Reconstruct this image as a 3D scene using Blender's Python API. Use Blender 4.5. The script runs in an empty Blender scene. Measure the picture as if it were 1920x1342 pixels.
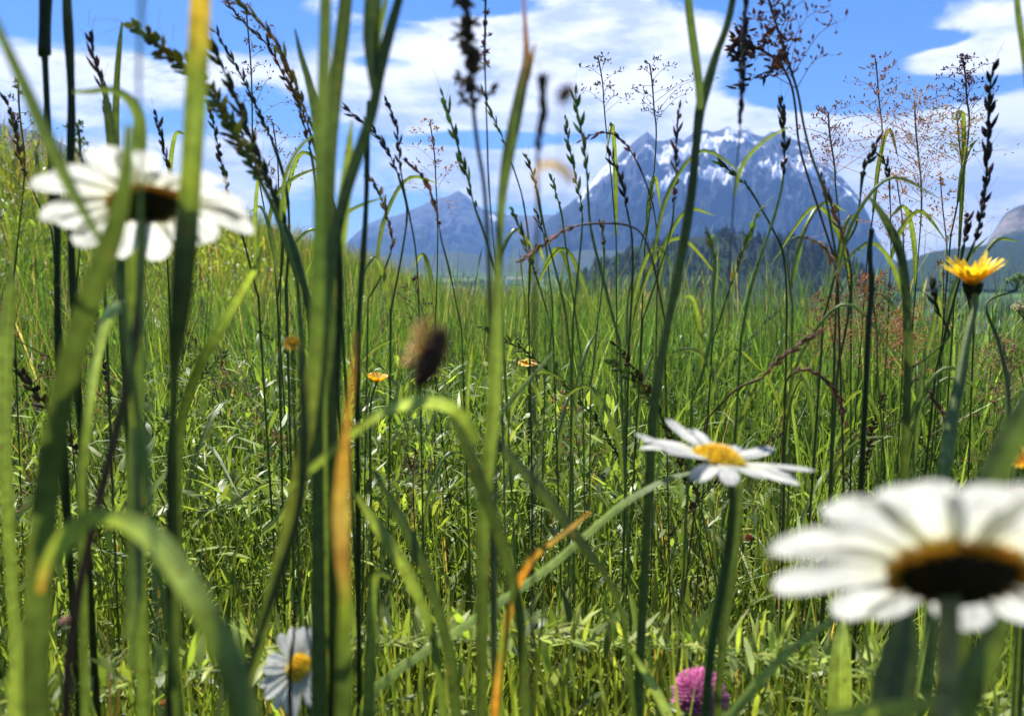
import bpy, math, random
import numpy as np
from mathutils import Vector, Matrix
rng = np.random.default_rng(7)
random.seed(7)
C = bpy.context.scene
col = C.collection
R = math.radians

# ------------------------------------------------------------------ camera
FPX = 1480.0            # focal length in photo pixels (1920 wide)
PITCH = R(7.0)
CAM = np.array([0.0, 0.0, 0.45])
FW = np.array([0, math.cos(PITCH), -math.sin(PITCH)])
UP = np.array([0, math.sin(PITCH), math.cos(PITCH)])
RT = np.array([1.0, 0, 0])
cd = bpy.data.cameras.new('camera')
cam = bpy.data.objects.new('camera', cd); col.objects.link(cam)
cam.location = CAM; cam.rotation_euler = (R(90) - PITCH, 0, 0)
cd.sensor_width = 36; cd.lens = 36 * FPX / 1920
cd.clip_start = 0.01; cd.clip_end = 60000
cd.dof.use_dof = True; cd.dof.focus_distance = 0.75; cd.dof.aperture_fstop = 10.5
C.camera = cam

# ------------------------------------------------------------------ render settings
C.render.engine = 'CYCLES'
cy = C.cycles
cy.use_denoising = True
try: cy.denoiser = 'OPENIMAGEDENOISE'
except Exception: pass
cy.max_bounces = 7; cy.diffuse_bounces = 4; cy.glossy_bounces = 2; cy.transmission_bounces = 5
cy.volume_bounces = 0; cy.sample_clamp_indirect = 6
cy.use_adaptive_sampling = False
vs = C.view_settings
vs.view_transform = 'Standard'; vs.look = 'None'; vs.gamma = 1; vs.exposure = 1.2

# ------------------------------------------------------------------ sun and sky
SUN_EL, SUN_AZ = 56.0, -24.0        # ahead of the camera, a little left, high
sd = bpy.data.lights.new('sun', 'SUN'); sd.energy = 5.0; sd.angle = R(0.5); sd.color = (1, .955, .88)
so = bpy.data.objects.new('sun', sd); col.objects.link(so)
sdir = Vector((math.sin(R(SUN_AZ)) * math.cos(R(SUN_EL)), math.cos(R(SUN_AZ)) * math.cos(R(SUN_EL)), math.sin(R(SUN_EL))))
so.rotation_euler = sdir.to_track_quat('Z', 'Y').to_euler()
so.location = (0, 0, 50)

def pxdir(x, y):
    v = FW + (x - 960) / FPX * RT + (671 - y) / FPX * UP
    return v / np.linalg.norm(v)

W = bpy.data.worlds.new('World'); C.world = W; W.use_nodes = True
nt = W.node_tree; N = nt.nodes; L = nt.links
for n in list(N): N.remove(n)
def node(t, **k):
    n = N.new(t)
    for a, b in k.items():
        setattr(n, a, b)
    return n
def mth(op, a, b=None, c=None, clamp=False):
    n = N.new('ShaderNodeMath'); n.operation = op; n.use_clamp = clamp
    for i, v in enumerate((a, b, c)):
        if v is None: continue
        if isinstance(v, (int, float)): n.inputs[i].default_value = v
        else: L.new(v, n.inputs[i])
    return n.outputs[0]
sky = node('ShaderNodeTexSky', sky_type='NISHITA', sun_disc=False, sun_elevation=R(SUN_EL), sun_rotation=R(SUN_AZ),
           altitude=700, air_density=1.0, dust_density=0.25, ozone_density=3.5)
hs = node('ShaderNodeHueSaturation'); hs.inputs['Saturation'].default_value = 1.22; hs.inputs['Value'].default_value = 1.0
L.new(sky.outputs[0], hs.inputs['Color'])
tc = node('ShaderNodeTexCoord')
dirv = tc.outputs['Generated']
mp = node('ShaderNodeMapping'); mp.inputs['Scale'].default_value = (1, 1, 2.6); L.new(dirv, mp.inputs[0])
n1 = node('ShaderNodeTexNoise'); n1.inputs['Scale'].default_value = 5.5; n1.inputs['Detail'].default_value = 9; n1.inputs['Roughness'].default_value = .62
n1.inputs['Distortion'].default_value = .35
L.new(mp.outputs[0], n1.inputs['Vector'])
# cloud banks: (x, y, rx, ry, weight) as directions; positive = cloud, negative = open blue
banks = [(120, 190, 230, 95, .42), (330, 150, 110, 55, .25), (420, 330, 190, 90, .30), (900, 110, 330, 105, .50), (1180, 70, 210, 70, .42),
         (800, 200, 230, 45, .30), (1150, 215, 230, 55, .38), (1390, 235, 200, 48, .40), (1790, 330, 330, 120, .85), (1120, 335, 270, 60, .6),
         (1840, 60, 190, 55, .62), (1860, 118, 160, 30, .5), (880, 330, 160, 50, .38), (470, 120, 90, 20, .25), (1700, 420, 240, 90, .55),
         (1560, 90, 150, 110, -.75), (1690, 172, 190, 26, -.5), (1740, 78, 65, 14, -.55), (350, 40, 300, 55, -.40), (830, 8, 160, 24, -.5),
         (330, 235, 90, 40, -.25), (720, 120, 60, 12, -.3), (1090, 100, 80, 14, -.5), (960, 262, 190, 15, -.45), (460, 195, 80, 30, -.3), (740, 205, 60, 18, -.3), (1500, 180, 60, 20, -.3)]
acc = mth('ADD', mth('MULTIPLY', mth('SUBTRACT', n1.outputs['Fac'], .5), 1.95), -.02)
for (x, y, rx, ry, w) in banks:
    c = pxdir(x, y)
    vm = node('ShaderNodeVectorMath', operation='SUBTRACT'); L.new(dirv, vm.inputs[0]); vm.inputs[1].default_value = tuple(c)
    v2 = node('ShaderNodeVectorMath', operation='MULTIPLY'); L.new(vm.outputs[0], v2.inputs[0])
    v2.inputs[1].default_value = (FPX / rx, FPX / (rx * 1.6), FPX / ry)
    v3 = node('ShaderNodeVectorMath', operation='LENGTH'); L.new(v2.outputs[0], v3.inputs[0])
    mr = node('ShaderNodeMapRange', interpolation_type='SMOOTHSTEP'); L.new(v3.outputs['Value'], mr.inputs[0])
    mr.inputs[1].default_value = 1.45; mr.inputs[2].default_value = .35; mr.inputs[3].default_value = 0; mr.inputs[4].default_value = w
    acc = mth('ADD', acc, mr.outputs[0])
mr = node('ShaderNodeMapRange', interpolation_type='SMOOTHSTEP'); L.new(acc, mr.inputs[0])
mr.inputs[1].default_value = -.02; mr.inputs[2].default_value = .34
mp2 = node('ShaderNodeMapping'); mp2.inputs['Scale'].default_value = (1, 1, 3.4); mp2.inputs['Location'].default_value = (0, 0, .13); L.new(dirv, mp2.inputs[0])
n2 = node('ShaderNodeTexNoise'); n2.inputs['Scale'].default_value = 9; n2.inputs['Detail'].default_value = 9; n2.inputs['Roughness'].default_value = .6; L.new(mp2.outputs[0], n2.inputs['Vector'])
cr = node('ShaderNodeValToRGB'); L.new(n2.outputs['Fac'], cr.inputs[0])
cr.color_ramp.elements[0].position = .38; cr.color_ramp.elements[0].color = (3.5, 3.9, 4.6, 1)
cr.color_ramp.elements[1].position = .57; cr.color_ramp.elements[1].color = (6.9, 6.8, 6.6, 1)
mx = node('ShaderNodeMix', data_type='RGBA'); L.new(mr.outputs[0], mx.inputs[0]); tn = node('ShaderNodeVectorMath', operation='MULTIPLY'); L.new(hs.outputs[0], tn.inputs[0]); tn.inputs[1].default_value = (.41, .51, .67); L.new(tn.outputs[0], mx.inputs[6]); L.new(cr.outputs[0], mx.inputs[7])
bg = node('ShaderNodeBackground'); bg.inputs['Strength'].default_value = 0.10; L.new(mx.outputs[2], bg.inputs[0])
wo = node('ShaderNodeOutputWorld'); L.new(bg.outputs[0], wo.inputs[0])
W.cycles.sampling_method = 'MANUAL'; W.cycles.sample_map_resolution = 512

# ------------------------------------------------------------------ helpers
def tag(o, label=None, cat=None, group=None, kind=None):
    if label: o['label'] = label
    if cat: o['category'] = cat
    if group: o['group'] = group
    if kind: o['kind'] = kind
    return o

def hash3(i, j, s):
    n = (i * 374761393 + j * 668265263 + s * 1442695041) & 0xffffffff
    n = ((n ^ (n >> 13)) * 1274126177) & 0xffffffff
    return ((n ^ (n >> 16)) & 0xffff) / 65535.0
def vnoise(x, y, s=0):
    x = np.asarray(x, float); y = np.asarray(y, float)
    xi = np.floor(x).astype(np.int64); yi = np.floor(y).astype(np.int64)
    fx = x - xi; fy = y - yi
    fx = fx * fx * (3 - 2 * fx); fy = fy * fy * (3 - 2 * fy)
    a = hash3(xi, yi, s); b = hash3(xi + 1, yi, s); c = hash3(xi, yi + 1, s); d = hash3(xi + 1, yi + 1, s)
    return (a + (b - a) * fx) * (1 - fy) + (c + (d - c) * fx) * fy
def fbm(x, y, o=5, s=0, ridged=False):
    t = 0; amp = .5; f = 1
    for k in range(o):
        n = vnoise(x * f + k * 17.3, y * f - k * 9.1, s + k)
        if ridged: n = 1 - abs(2 * n - 1)
        t = t + amp * n; amp *= .5; f *= 2.03
    return t

def sstep(a, b, x):
    t = np.clip((x - a) / (b - a), 0, 1); return t * t * (3 - 2 * t)
def ground(x, y):
    x = np.asarray(x, float); y = np.asarray(y, float)
    xx = np.clip(x, -40, 40); yy = np.clip(y, -40, 60)
    r = np.hypot(x, y)
    z = -0.052 * yy
    t = np.maximum(0, -xx - 1.1)
    z = z + 1.9 * (1 - np.exp(-t * .70 / 1.9))
    z = z - .19 * np.maximum(0, xx - .9)
    z = z + .05 * (fbm(xx * .9, yy * .9, 3, 5) - .45) * np.exp(-r / 60)
    z = z - 60 * sstep(20, 640, r)
    z = z + 7 * (fbm(x / 420, y / 420, 4, 3) - .45) * sstep(300, 1500, r)
    return z

class MB:
    """collects vertices, faces, colours and uvs; build() links them as one mesh"""
    def __init__(s): s.v = []; s.f = []; s.c = []; s.uv = []; s.n = 0
    def add(s, v, f, c, uv=None):
        v = np.asarray(v, float).reshape(-1, 3); f = np.asarray(f, int)
        c = np.asarray(c, float)
        if c.ndim == 1: c = np.tile(c[:3], (len(v), 1))
        s.v.append(v); s.f.append(f + s.n); s.c.append(c)
        s.uv.append(np.zeros((len(v), 2)) if uv is None else uv); s.n += len(v)
    def build(s, name, m, parent=None, org=(0, 0, 0), smooth=True):
        org = np.asarray(org, float)
        v = np.concatenate(s.v) - org; c = np.concatenate(s.c); uv = np.concatenate(s.uv)
        me = bpy.data.meshes.new(name)
        me.vertices.add(len(v)); me.vertices.foreach_set('co', v.astype(np.float32).ravel())
        loops = np.concatenate([f.ravel() for f in s.f]); tot = np.concatenate([np.full(len(f), f.shape[1]) for f in s.f])
        st = np.concatenate([[0], np.cumsum(tot)[:-1]])
        me.loops.add(len(loops)); me.loops.foreach_set('vertex_index', loops.astype(np.int32))
        me.polygons.add(len(tot)); me.polygons.foreach_set('loop_start', st.astype(np.int32))
        try: me.polygons.foreach_set('loop_total', tot.astype(np.int32))
        except Exception: pass
        me.polygons.foreach_set('use_smooth', np.full(len(tot), smooth))
        a = me.color_attributes.new('Col', 'FLOAT_COLOR', 'POINT')
        a.data.foreach_set('color', np.concatenate([c, np.ones((len(c), 1))], 1).astype(np.float32).ravel())
        u = me.uv_layers.new(name='UVMap'); u.data.foreach_set('uv', uv[loops].astype(np.float32).ravel())
        me.update(); me.validate()
        me.materials.append(m)
        o = bpy.data.objects.new(name, me); col.objects.link(o)
        if parent is not None: o.parent = parent
        else: o.location = org
        return o

def unit(a): return a / np.maximum(np.linalg.norm(a, axis=-1, keepdims=True), 1e-9)
def catmull(P, n):
    P = np.asarray(P, float)
    if len(P) == 2: 
        t = np.linspace(0, 1, n)[:, None]; return P[0] * (1 - t) + P[1] * t
    Q = np.concatenate([[2 * P[0] - P[1]], P, [2 * P[-1] - P[-2]]])
    seg = len(P) - 1; out = []
    for t in np.linspace(0, seg - 1e-6, n):
        i = int(t); u = t - i; a, b, c, d = Q[i:i + 4]
        out.append(.5 * (2 * b + (c - a) * u + (2 * a - 5 * b + 4 * c - d) * u * u + (3 * b - a - 3 * c + d) * u ** 3))
    return np.array(out)
def pt(x, y, d): return CAM + d * (FW + (x - 960) / FPX * RT + (671 - y) / FPX * UP)

def frames(P, ref=None):
    T = unit(np.gradient(P, axis=0))
    V = unit(P - CAM) if ref is None else np.tile(ref, (len(P), 1))
    S = unit(np.cross(T, V)); B = np.cross(S, T)
    return T, S, B
def tube(mb, P, r, c, k=6, ref=None):
    P = np.asarray(P, float); n = len(P); r = np.broadcast_to(r, (n,))
    T, S, B = frames(P, ref)
    a = np.linspace(0, 2 * math.pi, k, endpoint=False)
    V = P[:, None] + r[:, None, None] * (np.cos(a)[None, :, None] * S[:, None] + np.sin(a)[None, :, None] * B[:, None])
    i = np.arange(n - 1)[:, None] * k; j = np.arange(k)[None]; j2 = (j + 1) % k
    F = np.stack([i + j, i + j2, i + k + j2, i + k + j], -1).reshape(-1, 4)
    c = np.asarray(c, float)
    if c.ndim == 2: c = np.repeat(c, k, 0)
    uv = np.stack(np.broadcast_arrays(a[None] / 6.283, np.linspace(0, 1, n)[:, None]), -1).reshape(-1, 2)
    mb.add(V.reshape(-1, 3), F, c, uv)
def ribbon(mb, P, w, c, roll=0., fold=.25, ref=None, k=5):
    """leaf blade: k points across, folded along its midrib"""
    P = np.asarray(P, float); n = len(P); w = np.broadcast_to(w, (n,))
    T, S, B = frames(P, ref)
    roll = np.broadcast_to(np.asarray(roll, float), (n,))[:, None]
    S2 = S * np.cos(roll) + B * np.sin(roll); B2 = -S * np.sin(roll) + B * np.cos(roll)
    u = np.linspace(-1, 1, k)
    V = P[:, None] + .5 * w[:, None, None] * (u[None, :, None] * S2[:, None] + (fold * (np.abs(u) - .5))[None, :, None] * B2[:, None])
    i = np.arange(n - 1)[:, None] * k; j = np.arange(k - 1)[None]
    F = np.stack([i + j, i + j + 1, i + k + j + 1, i + k + j], -1).reshape(-1, 4)
    c = np.asarray(c, float)
    if c.ndim == 2: c = np.repeat(c, k, 0)
    uv = np.stack(np.broadcast_arrays(u[None] * .5 + .5, np.linspace(0, 1, n)[:, None]), -1).reshape(-1, 2)
    mb.add(V.reshape(-1, 3), F, c, uv)
# pointed seed template
_k = 5; _t = np.array([0, .18, .5, .8, 1.]); _r = np.array([.25, .8, 1., .5, .05])
_a = np.linspace(0, 2 * math.pi, _k, endpoint=False)
SV = np.stack([(_r[:, None] * np.cos(_a)).ravel(), (_r[:, None] * np.sin(_a)).ravel(), np.repeat(_t, _k)], 1)
SF = np.array([[i * _k + j, i * _k + (j + 1) % _k, (i + 1) * _k + (j + 1) % _k, (i + 1) * _k + j] for i in range(4) for j in range(_k)])
def seeds(mb, pos, d, length, rad, cols):
    """many pointed spikelets at pos pointing along d"""
    pos = np.asarray(pos, float); n = len(pos)
    if not n: return
    d = unit(np.asarray(d, float)); length = np.broadcast_to(length, (n,)); rad = np.broadcast_to(rad, (n,))
    h = np.where(np.abs(d[:, 2:3]) > .9, np.array([[1., 0, 0]]), np.array([[0, 0, 1.]]))
    a = unit(np.cross(d, h)); b = np.cross(d, a)
    V = pos[:, None] + SV[None, :, 0:1] * rad[:, None, None] * a[:, None] + .6 * SV[None, :, 1:2] * rad[:, None, None] * b[:, None] + SV[None, :, 2:3] * length[:, None, None] * d[:, None]
    m = len(SV); F = (SF[None] + (np.arange(n) * m)[:, None, None]).reshape(-1, 4)
    cols = np.asarray(cols, float)
    if cols.ndim == 1: cols = np.tile(cols, (n, 1))
    mb.add(V.reshape(-1, 3), F, np.repeat(cols, m, 0))

def var(c, s=.15, n=None):
    c = np.asarray(c, float)
    if n is None: return np.clip(c * (1 + rng.uniform(-s, s)) * (1 + rng.uniform(-s * .4, s * .4, 3)), 0, 1)
    return np.clip(c[None] * (1 + rng.uniform(-s, s, (n, 1))) * (1 + rng.uniform(-s * .4, s * .4, (n, 3))), 0, 1)

# ------------------------------------------------------------------ materials
def mat(name):
    m = bpy.data.materials.new(name); m.use_nodes = True
    t = m.node_tree; t.nodes.clear(); return m, t.nodes, t.links
def leaf_mat(name, trans=.45, rough=.38, spec=.5, veins=True, tint=(1.25, 1.15, .5), nscale=260, bump=.25):
    m, n, l = mat(name)
    at = n.new('ShaderNodeAttribute'); at.attribute_name = 'Col'
    tc = n.new('ShaderNodeTexCoord')
    nz = n.new('ShaderNodeTexNoise'); nz.inputs['Scale'].default_value = nscale; nz.inputs['Detail'].default_value = 3; l.new(tc.outputs['Object'], nz.inputs['Vector'])
    mr = n.new('ShaderNodeMapRange'); l.new(nz.outputs['Fac'], mr.inputs[0]); mr.inputs[1].default_value = .3; mr.inputs[2].default_value = .7; mr.inputs[3].default_value = .72; mr.inputs[4].default_value = 1.28
    fac = mr.outputs[0]; h = nz.outputs['Fac']
    if veins:
        uv = n.new('ShaderNodeUVMap'); uv.uv_map = 'UVMap'
        sp = n.new('ShaderNodeSeparateXYZ'); l.new(uv.outputs[0], sp.inputs[0])
        sn = n.new('ShaderNodeMath'); sn.operation = 'MULTIPLY'; l.new(sp.outputs[0], sn.inputs[0]); sn.inputs[1].default_value = 75
        s2 = n.new('ShaderNodeMath'); s2.operation = 'SINE'; l.new(sn.outputs[0], s2.inputs[0])
        s3 = n.new('ShaderNodeMath'); s3.operation = 'MULTIPLY_ADD'; l.new(s2.outputs[0], s3.inputs[0]); s3.inputs[1].default_value = .13; l.new(fac, s3.inputs[2])
        mv = n.new('ShaderNodeMapping'); mv.inputs['Scale'].default_value = (14, 2.2, 1); l.new(uv.outputs[0], mv.inputs[0])
        ns = n.new('ShaderNodeTexNoise'); ns.inputs['Scale'].default_value = 1; ns.inputs['Detail'].default_value = 4; l.new(mv.outputs[0], ns.inputs['Vector'])
        ms = n.new('ShaderNodeMapRange'); l.new(ns.outputs['Fac'], ms.inputs[0]); ms.inputs[1].default_value = .3; ms.inputs[2].default_value = .7; ms.inputs[3].default_value = -.22; ms.inputs[4].default_value = .22
        s4 = n.new('ShaderNodeMath'); s4.operation = 'ADD'; l.new(s3.outputs[0], s4.inputs[0]); l.new(ms.outputs[0], s4.inputs[1])
        if name == 'grass_leaf':
            a1 = n.new('ShaderNodeMath'); a1.operation = 'SUBTRACT'; l.new(sp.outputs[0], a1.inputs[0]); a1.inputs[1].default_value = .5
            a2 = n.new('ShaderNodeMath'); a2.operation = 'ABSOLUTE'; l.new(a1.outputs[0], a2.inputs[0])
            a3 = n.new('ShaderNodeMapRange'); l.new(a2.outputs[0], a3.inputs[0]); a3.inputs[1].default_value = .02; a3.inputs[2].default_value = .07; a3.inputs[3].default_value = .4; a3.inputs[4].default_value = 0
            a4 = n.new('ShaderNodeMath'); a4.operation = 'ADD'; l.new(s4.outputs[0], a4.inputs[0]); l.new(a3.outputs[0], a4.inputs[1]); s4 = a4
        fac = s4.outputs[0]; h = s2.outputs[0]
    vm = n.new('ShaderNodeVectorMath'); vm.operation = 'SCALE'; l.new(at.outputs['Color'], vm.inputs[0]); l.new(fac, vm.inputs['Scale'])
    if veins and name != 'white_petal':
        nf = n.new('ShaderNodeTexNoise'); nf.inputs['Scale'].default_value = nscale * 1.6; nf.inputs['Detail'].default_value = 2; l.new(tc.outputs['Object'], nf.inputs['Vector'])
        rf = n.new('ShaderNodeMapRange'); l.new(nf.outputs['Fac'], rf.inputs[0]); rf.inputs[1].default_value = .66; rf.inputs[2].default_value = .72; rf.inputs[4].default_value = .75
        mf = n.new('ShaderNodeMix'); mf.data_type = 'RGBA'; l.new(rf.outputs[0], mf.inputs[0]); l.new(vm.outputs[0], mf.inputs[6]); mf.inputs[7].default_value = (.16, .10, .04, 1)
        vm = n.new('ShaderNodeVectorMath'); vm.operation = 'SCALE'; vm.inputs['Scale'].default_value = 1; l.new(mf.outputs[2], vm.inputs[0])
    p = n.new('ShaderNodeBsdfPrincipled'); l.new(vm.outputs[0], p.inputs['Base Color'])
    p.inputs['Roughness'].default_value = rough; p.inputs['Specular IOR Level'].default_value = spec
    bp = n.new('ShaderNodeBump'); bp.inputs['Strength'].default_value = bump; bp.inputs['Distance'].default_value = .0004; l.new(h, bp.inputs['Height']); l.new(bp.outputs[0], p.inputs['Normal'])
    tr = n.new('ShaderNodeBsdfTranslucent')
    tv = n.new('ShaderNodeVectorMath'); tv.operation = 'MULTIPLY'; l.new(vm.outputs[0], tv.inputs[0]); tv.inputs[1].default_value = tint; l.new(tv.outputs[0], tr.inputs[0])
    mx = n.new('ShaderNodeMixShader'); mx.inputs[0].default_value = trans; l.new(p.outputs[0], mx.inputs[1]); l.new(tr.outputs[0], mx.inputs[2])
    o = n.new('ShaderNodeOutputMaterial'); l.new(mx.outputs[0], o.inputs[0])
    return m
M_LEAF = leaf_mat('grass_leaf', .46, .34, .5, tint=(1.5, 1.38, .6))
M_MASS = leaf_mat('meadow_leaf', .45, .42, .3, veins=False, tint=(1.40, 1.42, .60), nscale=90)
M_STEM = leaf_mat('stem_skin', .22, .50, .25, tint=(1.3, 1.2, .5))
M_SEED = leaf_mat('seed_husk', .5, .6, .25, veins=False, tint=(1.9, 1.7, 1.1), nscale=900)
M_PETAL = leaf_mat('white_petal', .48, .55, .25, tint=(1, 1, .95), nscale=120, bump=.5)
M_YEL = leaf_mat('yellow_petal', .4, .4, .35, veins=False, tint=(1.1, 1, .5), nscale=400)
M_DISC = leaf_mat('disc_floret', .3, .7, .2, veins=False, tint=(1.1, 1, .4), nscale=1500, bump=.8)

def rock_mat(name, rock, green, snow=0., zs=(0, 1), far=1.):
    m, n, l = mat(name)
    g = n.new('ShaderNodeNewGeometry'); tc = n.new('ShaderNodeTexCoord')
    def noise(sc, det=8, rough=.6, src=None):
        z = n.new('ShaderNodeTexNoise'); z.inputs['Scale'].default_value = sc; z.inputs['Detail'].default_value = det; z.inputs['Roughness'].default_value = rough
        l.new(src or tc.outputs['Object'], z.inputs['Vector']); return z.outputs['Fac']
    def ramp(x, p0, p1, c0=(0, 0, 0, 1), c1=(1, 1, 1, 1)):
        r = n.new('ShaderNodeValToRGB'); l.new(x, r.inputs[0]); r.color_ramp.elements[0].position = p0; r.color_ramp.elements[1].position = p1
        r.color_ramp.elements[0].color = c0; r.color_ramp.elements[1].color = c1; return r.outputs[0]
    def mix(f, a, b):
        x = n.new('ShaderNodeMix'); x.data_type = 'RGBA'
        if isinstance(f, float): x.inputs[0].default_value = f
        else: l.new(f, x.inputs[0])
        for i, v in ((6, a), (7, b)):
            if isinstance(v, tuple): x.inputs[i].default_value = v
            else: l.new(v, x.inputs[i])
        return x.outputs[2]
    def M(op, a, b, cl=False):
        x = n.new('ShaderNodeMath'); x.operation = op; x.use_clamp = cl
        for i, v in enumerate((a, b)):
            if isinstance(v, (int, float)): x.inputs[i].default_value = v
            else: l.new(v, x.inputs[i])
        return x.outputs[0]
    sp = n.new('ShaderNodeSeparateXYZ'); l.new(tc.outputs['Object'], sp.inputs[0])
    hz = n.new('ShaderNodeMapRange'); l.new(sp.outputs[2], hz.inputs[0]); hz.inputs[1].default_value = zs[0]; hz.inputs[2].default_value = zs[1]
    base = mix(ramp(noise(.006 * far), .35, .65), tuple(k * .62 for k in rock) + (1,), tuple(rock) + (1,))
    veg = M('ADD', M('MULTIPLY', M('SUBTRACT', noise(.004 * far), .5), 1.6), M('SUBTRACT', 1.0, hz.outputs[0]))
    base = mix(ramp(veg, .42, .62), base, mix(ramp(noise(.03 * far, 4), .4, .6), tuple(k * .6 for k in green) + (1,), tuple(green) + (1,)))
    if snow:
        sn = M('ADD', M('MULTIPLY', M('SUBTRACT', noise(.0021 * far, 6, .55), .5), 2.2), M('MULTIPLY', M('SUBTRACT', 1.0, M('MULTIPLY', M('ABSOLUTE', M('SUBTRACT', hz.outputs[0], .68), 0), 2.2)), .62))
        base = mix(ramp(sn, snow, snow + .04), base, (.86, .87, .9, 1))
    p = n.new('ShaderNodeBsdfPrincipled'); l.new(base, p.inputs['Base Color']); p.inputs['Roughness'].default_value = .95; p.inputs['Specular IOR Level'].default_value = .1
    bp = n.new('ShaderNodeBump'); bp.inputs['Distance'].default_value = 25 / far; bp.inputs['Strength'].default_value = .7; l.new(noise(.012 * far, 8, .65), bp.inputs['Height']); bp.inputs['Distance'].default_value = 40 / far; l.new(bp.outputs[0], p.inputs['Normal'])
    o = n.new('ShaderNodeOutputMaterial'); l.new(p.outputs[0], o.inputs[0]); return m

def flat_mat(name, c, rough=.8):
    m, n, l = mat(name)
    tc = n.new('ShaderNodeTexCoord'); nz = n.new('ShaderNodeTexNoise'); nz.inputs['Scale'].default_value = 1.3; nz.inputs['Detail'].default_value = 5; l.new(tc.outputs['Object'], nz.inputs['Vector'])
    r = n.new('ShaderNodeValToRGB'); l.new(nz.outputs['Fac'], r.inputs[0]); r.color_ramp.elements[0].color = tuple(k * .75 for k in c) + (1,); r.color_ramp.elements[1].color = tuple(min(1, k * 1.15) for k in c) + (1,)
    p = n.new('ShaderNodeBsdfPrincipled'); l.new(r.outputs[0], p.inputs['Base Color']); p.inputs['Roughness'].default_value = rough
    o = n.new('ShaderNodeOutputMaterial'); l.new(p.outputs[0], o.inputs[0]); return m

# ------------------------------------------------------------------ ground sheet
def ground_mat():
    m, n, l = mat('meadow_soil')
    tc = n.new('ShaderNodeTexCoord')
    def noise(sc, det=5):
        z = n.new('ShaderNodeTexNoise'); z.inputs['Scale'].default_value = sc; z.inputs['Detail'].default_value = det; l.new(tc.outputs['Object'], z.inputs['Vector']); return z.outputs['Fac']
    vo = n.new('ShaderNodeTexVoronoi'); vo.inputs['Scale'].default_value = .0055; l.new(tc.outputs['Object'], vo.inputs['Vector'])
    r = n.new('ShaderNodeValToRGB'); sp = n.new('ShaderNodeSeparateColor'); l.new(vo.outputs['Color'], sp.inputs[0]); l.new(sp.outputs[0], r.inputs[0])
    e = r.color_ramp.elements; e[0].position = 0; e[0].color = (.05, .10, .02, 1); e[1].position = 1; e[1].color = (.16, .18, .05, 1)
    for p_, c_ in ((.3, (.015, .03, .012, 1)), (.5, (.09, .17, .03, 1)), (.75, (.03, .055, .02, 1))):
        x = e.new(p_); x.color = c_
    r2 = n.new('ShaderNodeValToRGB'); l.new(noise(18), r2.inputs[0]); r2.color_ramp.elements[0].position = .35; r2.color_ramp.elements[1].position = .65
    r2.color_ramp.elements[0].color = (.018, .022, .008, 1); r2.color_ramp.elements[1].color = (.045, .06, .015, 1)
    ln = n.new('ShaderNodeVectorMath'); ln.operation = 'LENGTH'; l.new(tc.outputs['Object'], ln.inputs[0])
    mr = n.new('ShaderNodeMapRange'); l.new(ln.outputs['Value'], mr.inputs[0]); mr.inputs[1].default_value = 22; mr.inputs[2].default_value = 60
    mx = n.new('ShaderNodeMix'); mx.data_type = 'RGBA'; l.new(mr.outputs[0], mx.inputs[0]); l.new(r2.outputs[0], mx.inputs[6]); l.new(r.outputs[0], mx.inputs[7])
    p = n.new('ShaderNodeBsdfPrincipled'); l.new(mx.outputs[2], p.inputs['Base Color']); p.inputs['Roughness'].default_value = 1; p.inputs['Specular IOR Level'].default_value = .1
    o = n.new('ShaderNodeOutputMaterial'); l.new(p.outputs[0], o.inputs[0]); return m
nr, na = 220, 240
rad = np.concatenate([[0.001], np.geomspace(.15, 12500, nr - 1)]); ang = np.linspace(0, 2 * math.pi, na, endpoint=False)
X = rad[:, None] * np.cos(ang); Y = rad[:, None] * np.sin(ang)
g = MB(); V = np.stack([X, Y, ground(X, Y)], -1).reshape(-1, 3)
i = np.arange(nr - 1)[:, None] * na; j = np.arange(na)[None]; j2 = (j + 1) % na
g.add(V, np.stack([i + j, i + na + j, i + na + j2, i + j2], -1).reshape(-1, 4), (.05, .05, .02))
tag(g.build('ground', ground_mat()), kind='structure')

# ------------------------------------------------------------------ mountains
def mountain(name, sil, D, depth, amp, m, nu=260, nv=90, seed=0, base=-62, freq=6., front=.62, jag=.02):
    xs = np.array([p[0] for p in sil], float); ys = np.array([p[1] for p in sil], float)
    u = np.linspace(xs[0], xs[-1], nu); yy = np.interp(u, xs, ys)
    dirs = np.array([pxdir(a, b) for a, b in zip(u, yy)])
    az = np.arctan2(dirs[:, 0], dirs[:, 1]); el = dirs[:, 2] / np.hypot(dirs[:, 0], dirs[:, 1])
    v = np.linspace(0, 1, nv)
    prof = np.where(v < front, (v / front) ** 1.35, np.maximum(0, 1 - ((v - front) / (1 - front)) ** 1.2))
    dist = D + depth * (v - front)
    Z = np.zeros((nv, nu)); Hr = CAM[2] + D * el
    uu = (u - u[0]) / 100.0
    for k in range(nv):
        nz = fbm(uu * freq * .42 + 1.5 * vnoise(uu, np.full(nu, v[k] * 6), 77), np.full(nu, v[k] * freq * 2.2), 6, seed, True) - .5
        body = 1 - abs(prof[k] - .0)
        Z[k] = base + (Hr - base) * prof[k] + amp * (Hr - base).clip(0) * nz * (math.sin(math.pi * min(1, v[k] / front)) * .9 + jag)
    Xm = np.sin(az)[None] * dist[:, None] / np.cos(0); Ym = np.cos(az)[None] * dist[:, None]
    mb = MB(); V = np.stack([Xm, Ym, Z], -1).reshape(-1, 3)
    i = np.arange(nv - 1)[:, None] * nu; j = np.arange(nu - 1)[None]
    mb.add(V, np.stack([i + j, i + j + 1, i + nu + j + 1, i + nu + j], -1).reshape(-1, 4), (.2, .2, .2))
    return tag(mb.build(name, m), kind='structure')
M_ROCK = rock_mat('limestone', (.10, .11, .13), (.018, .035, .025), .52, (0, 1200))
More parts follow.
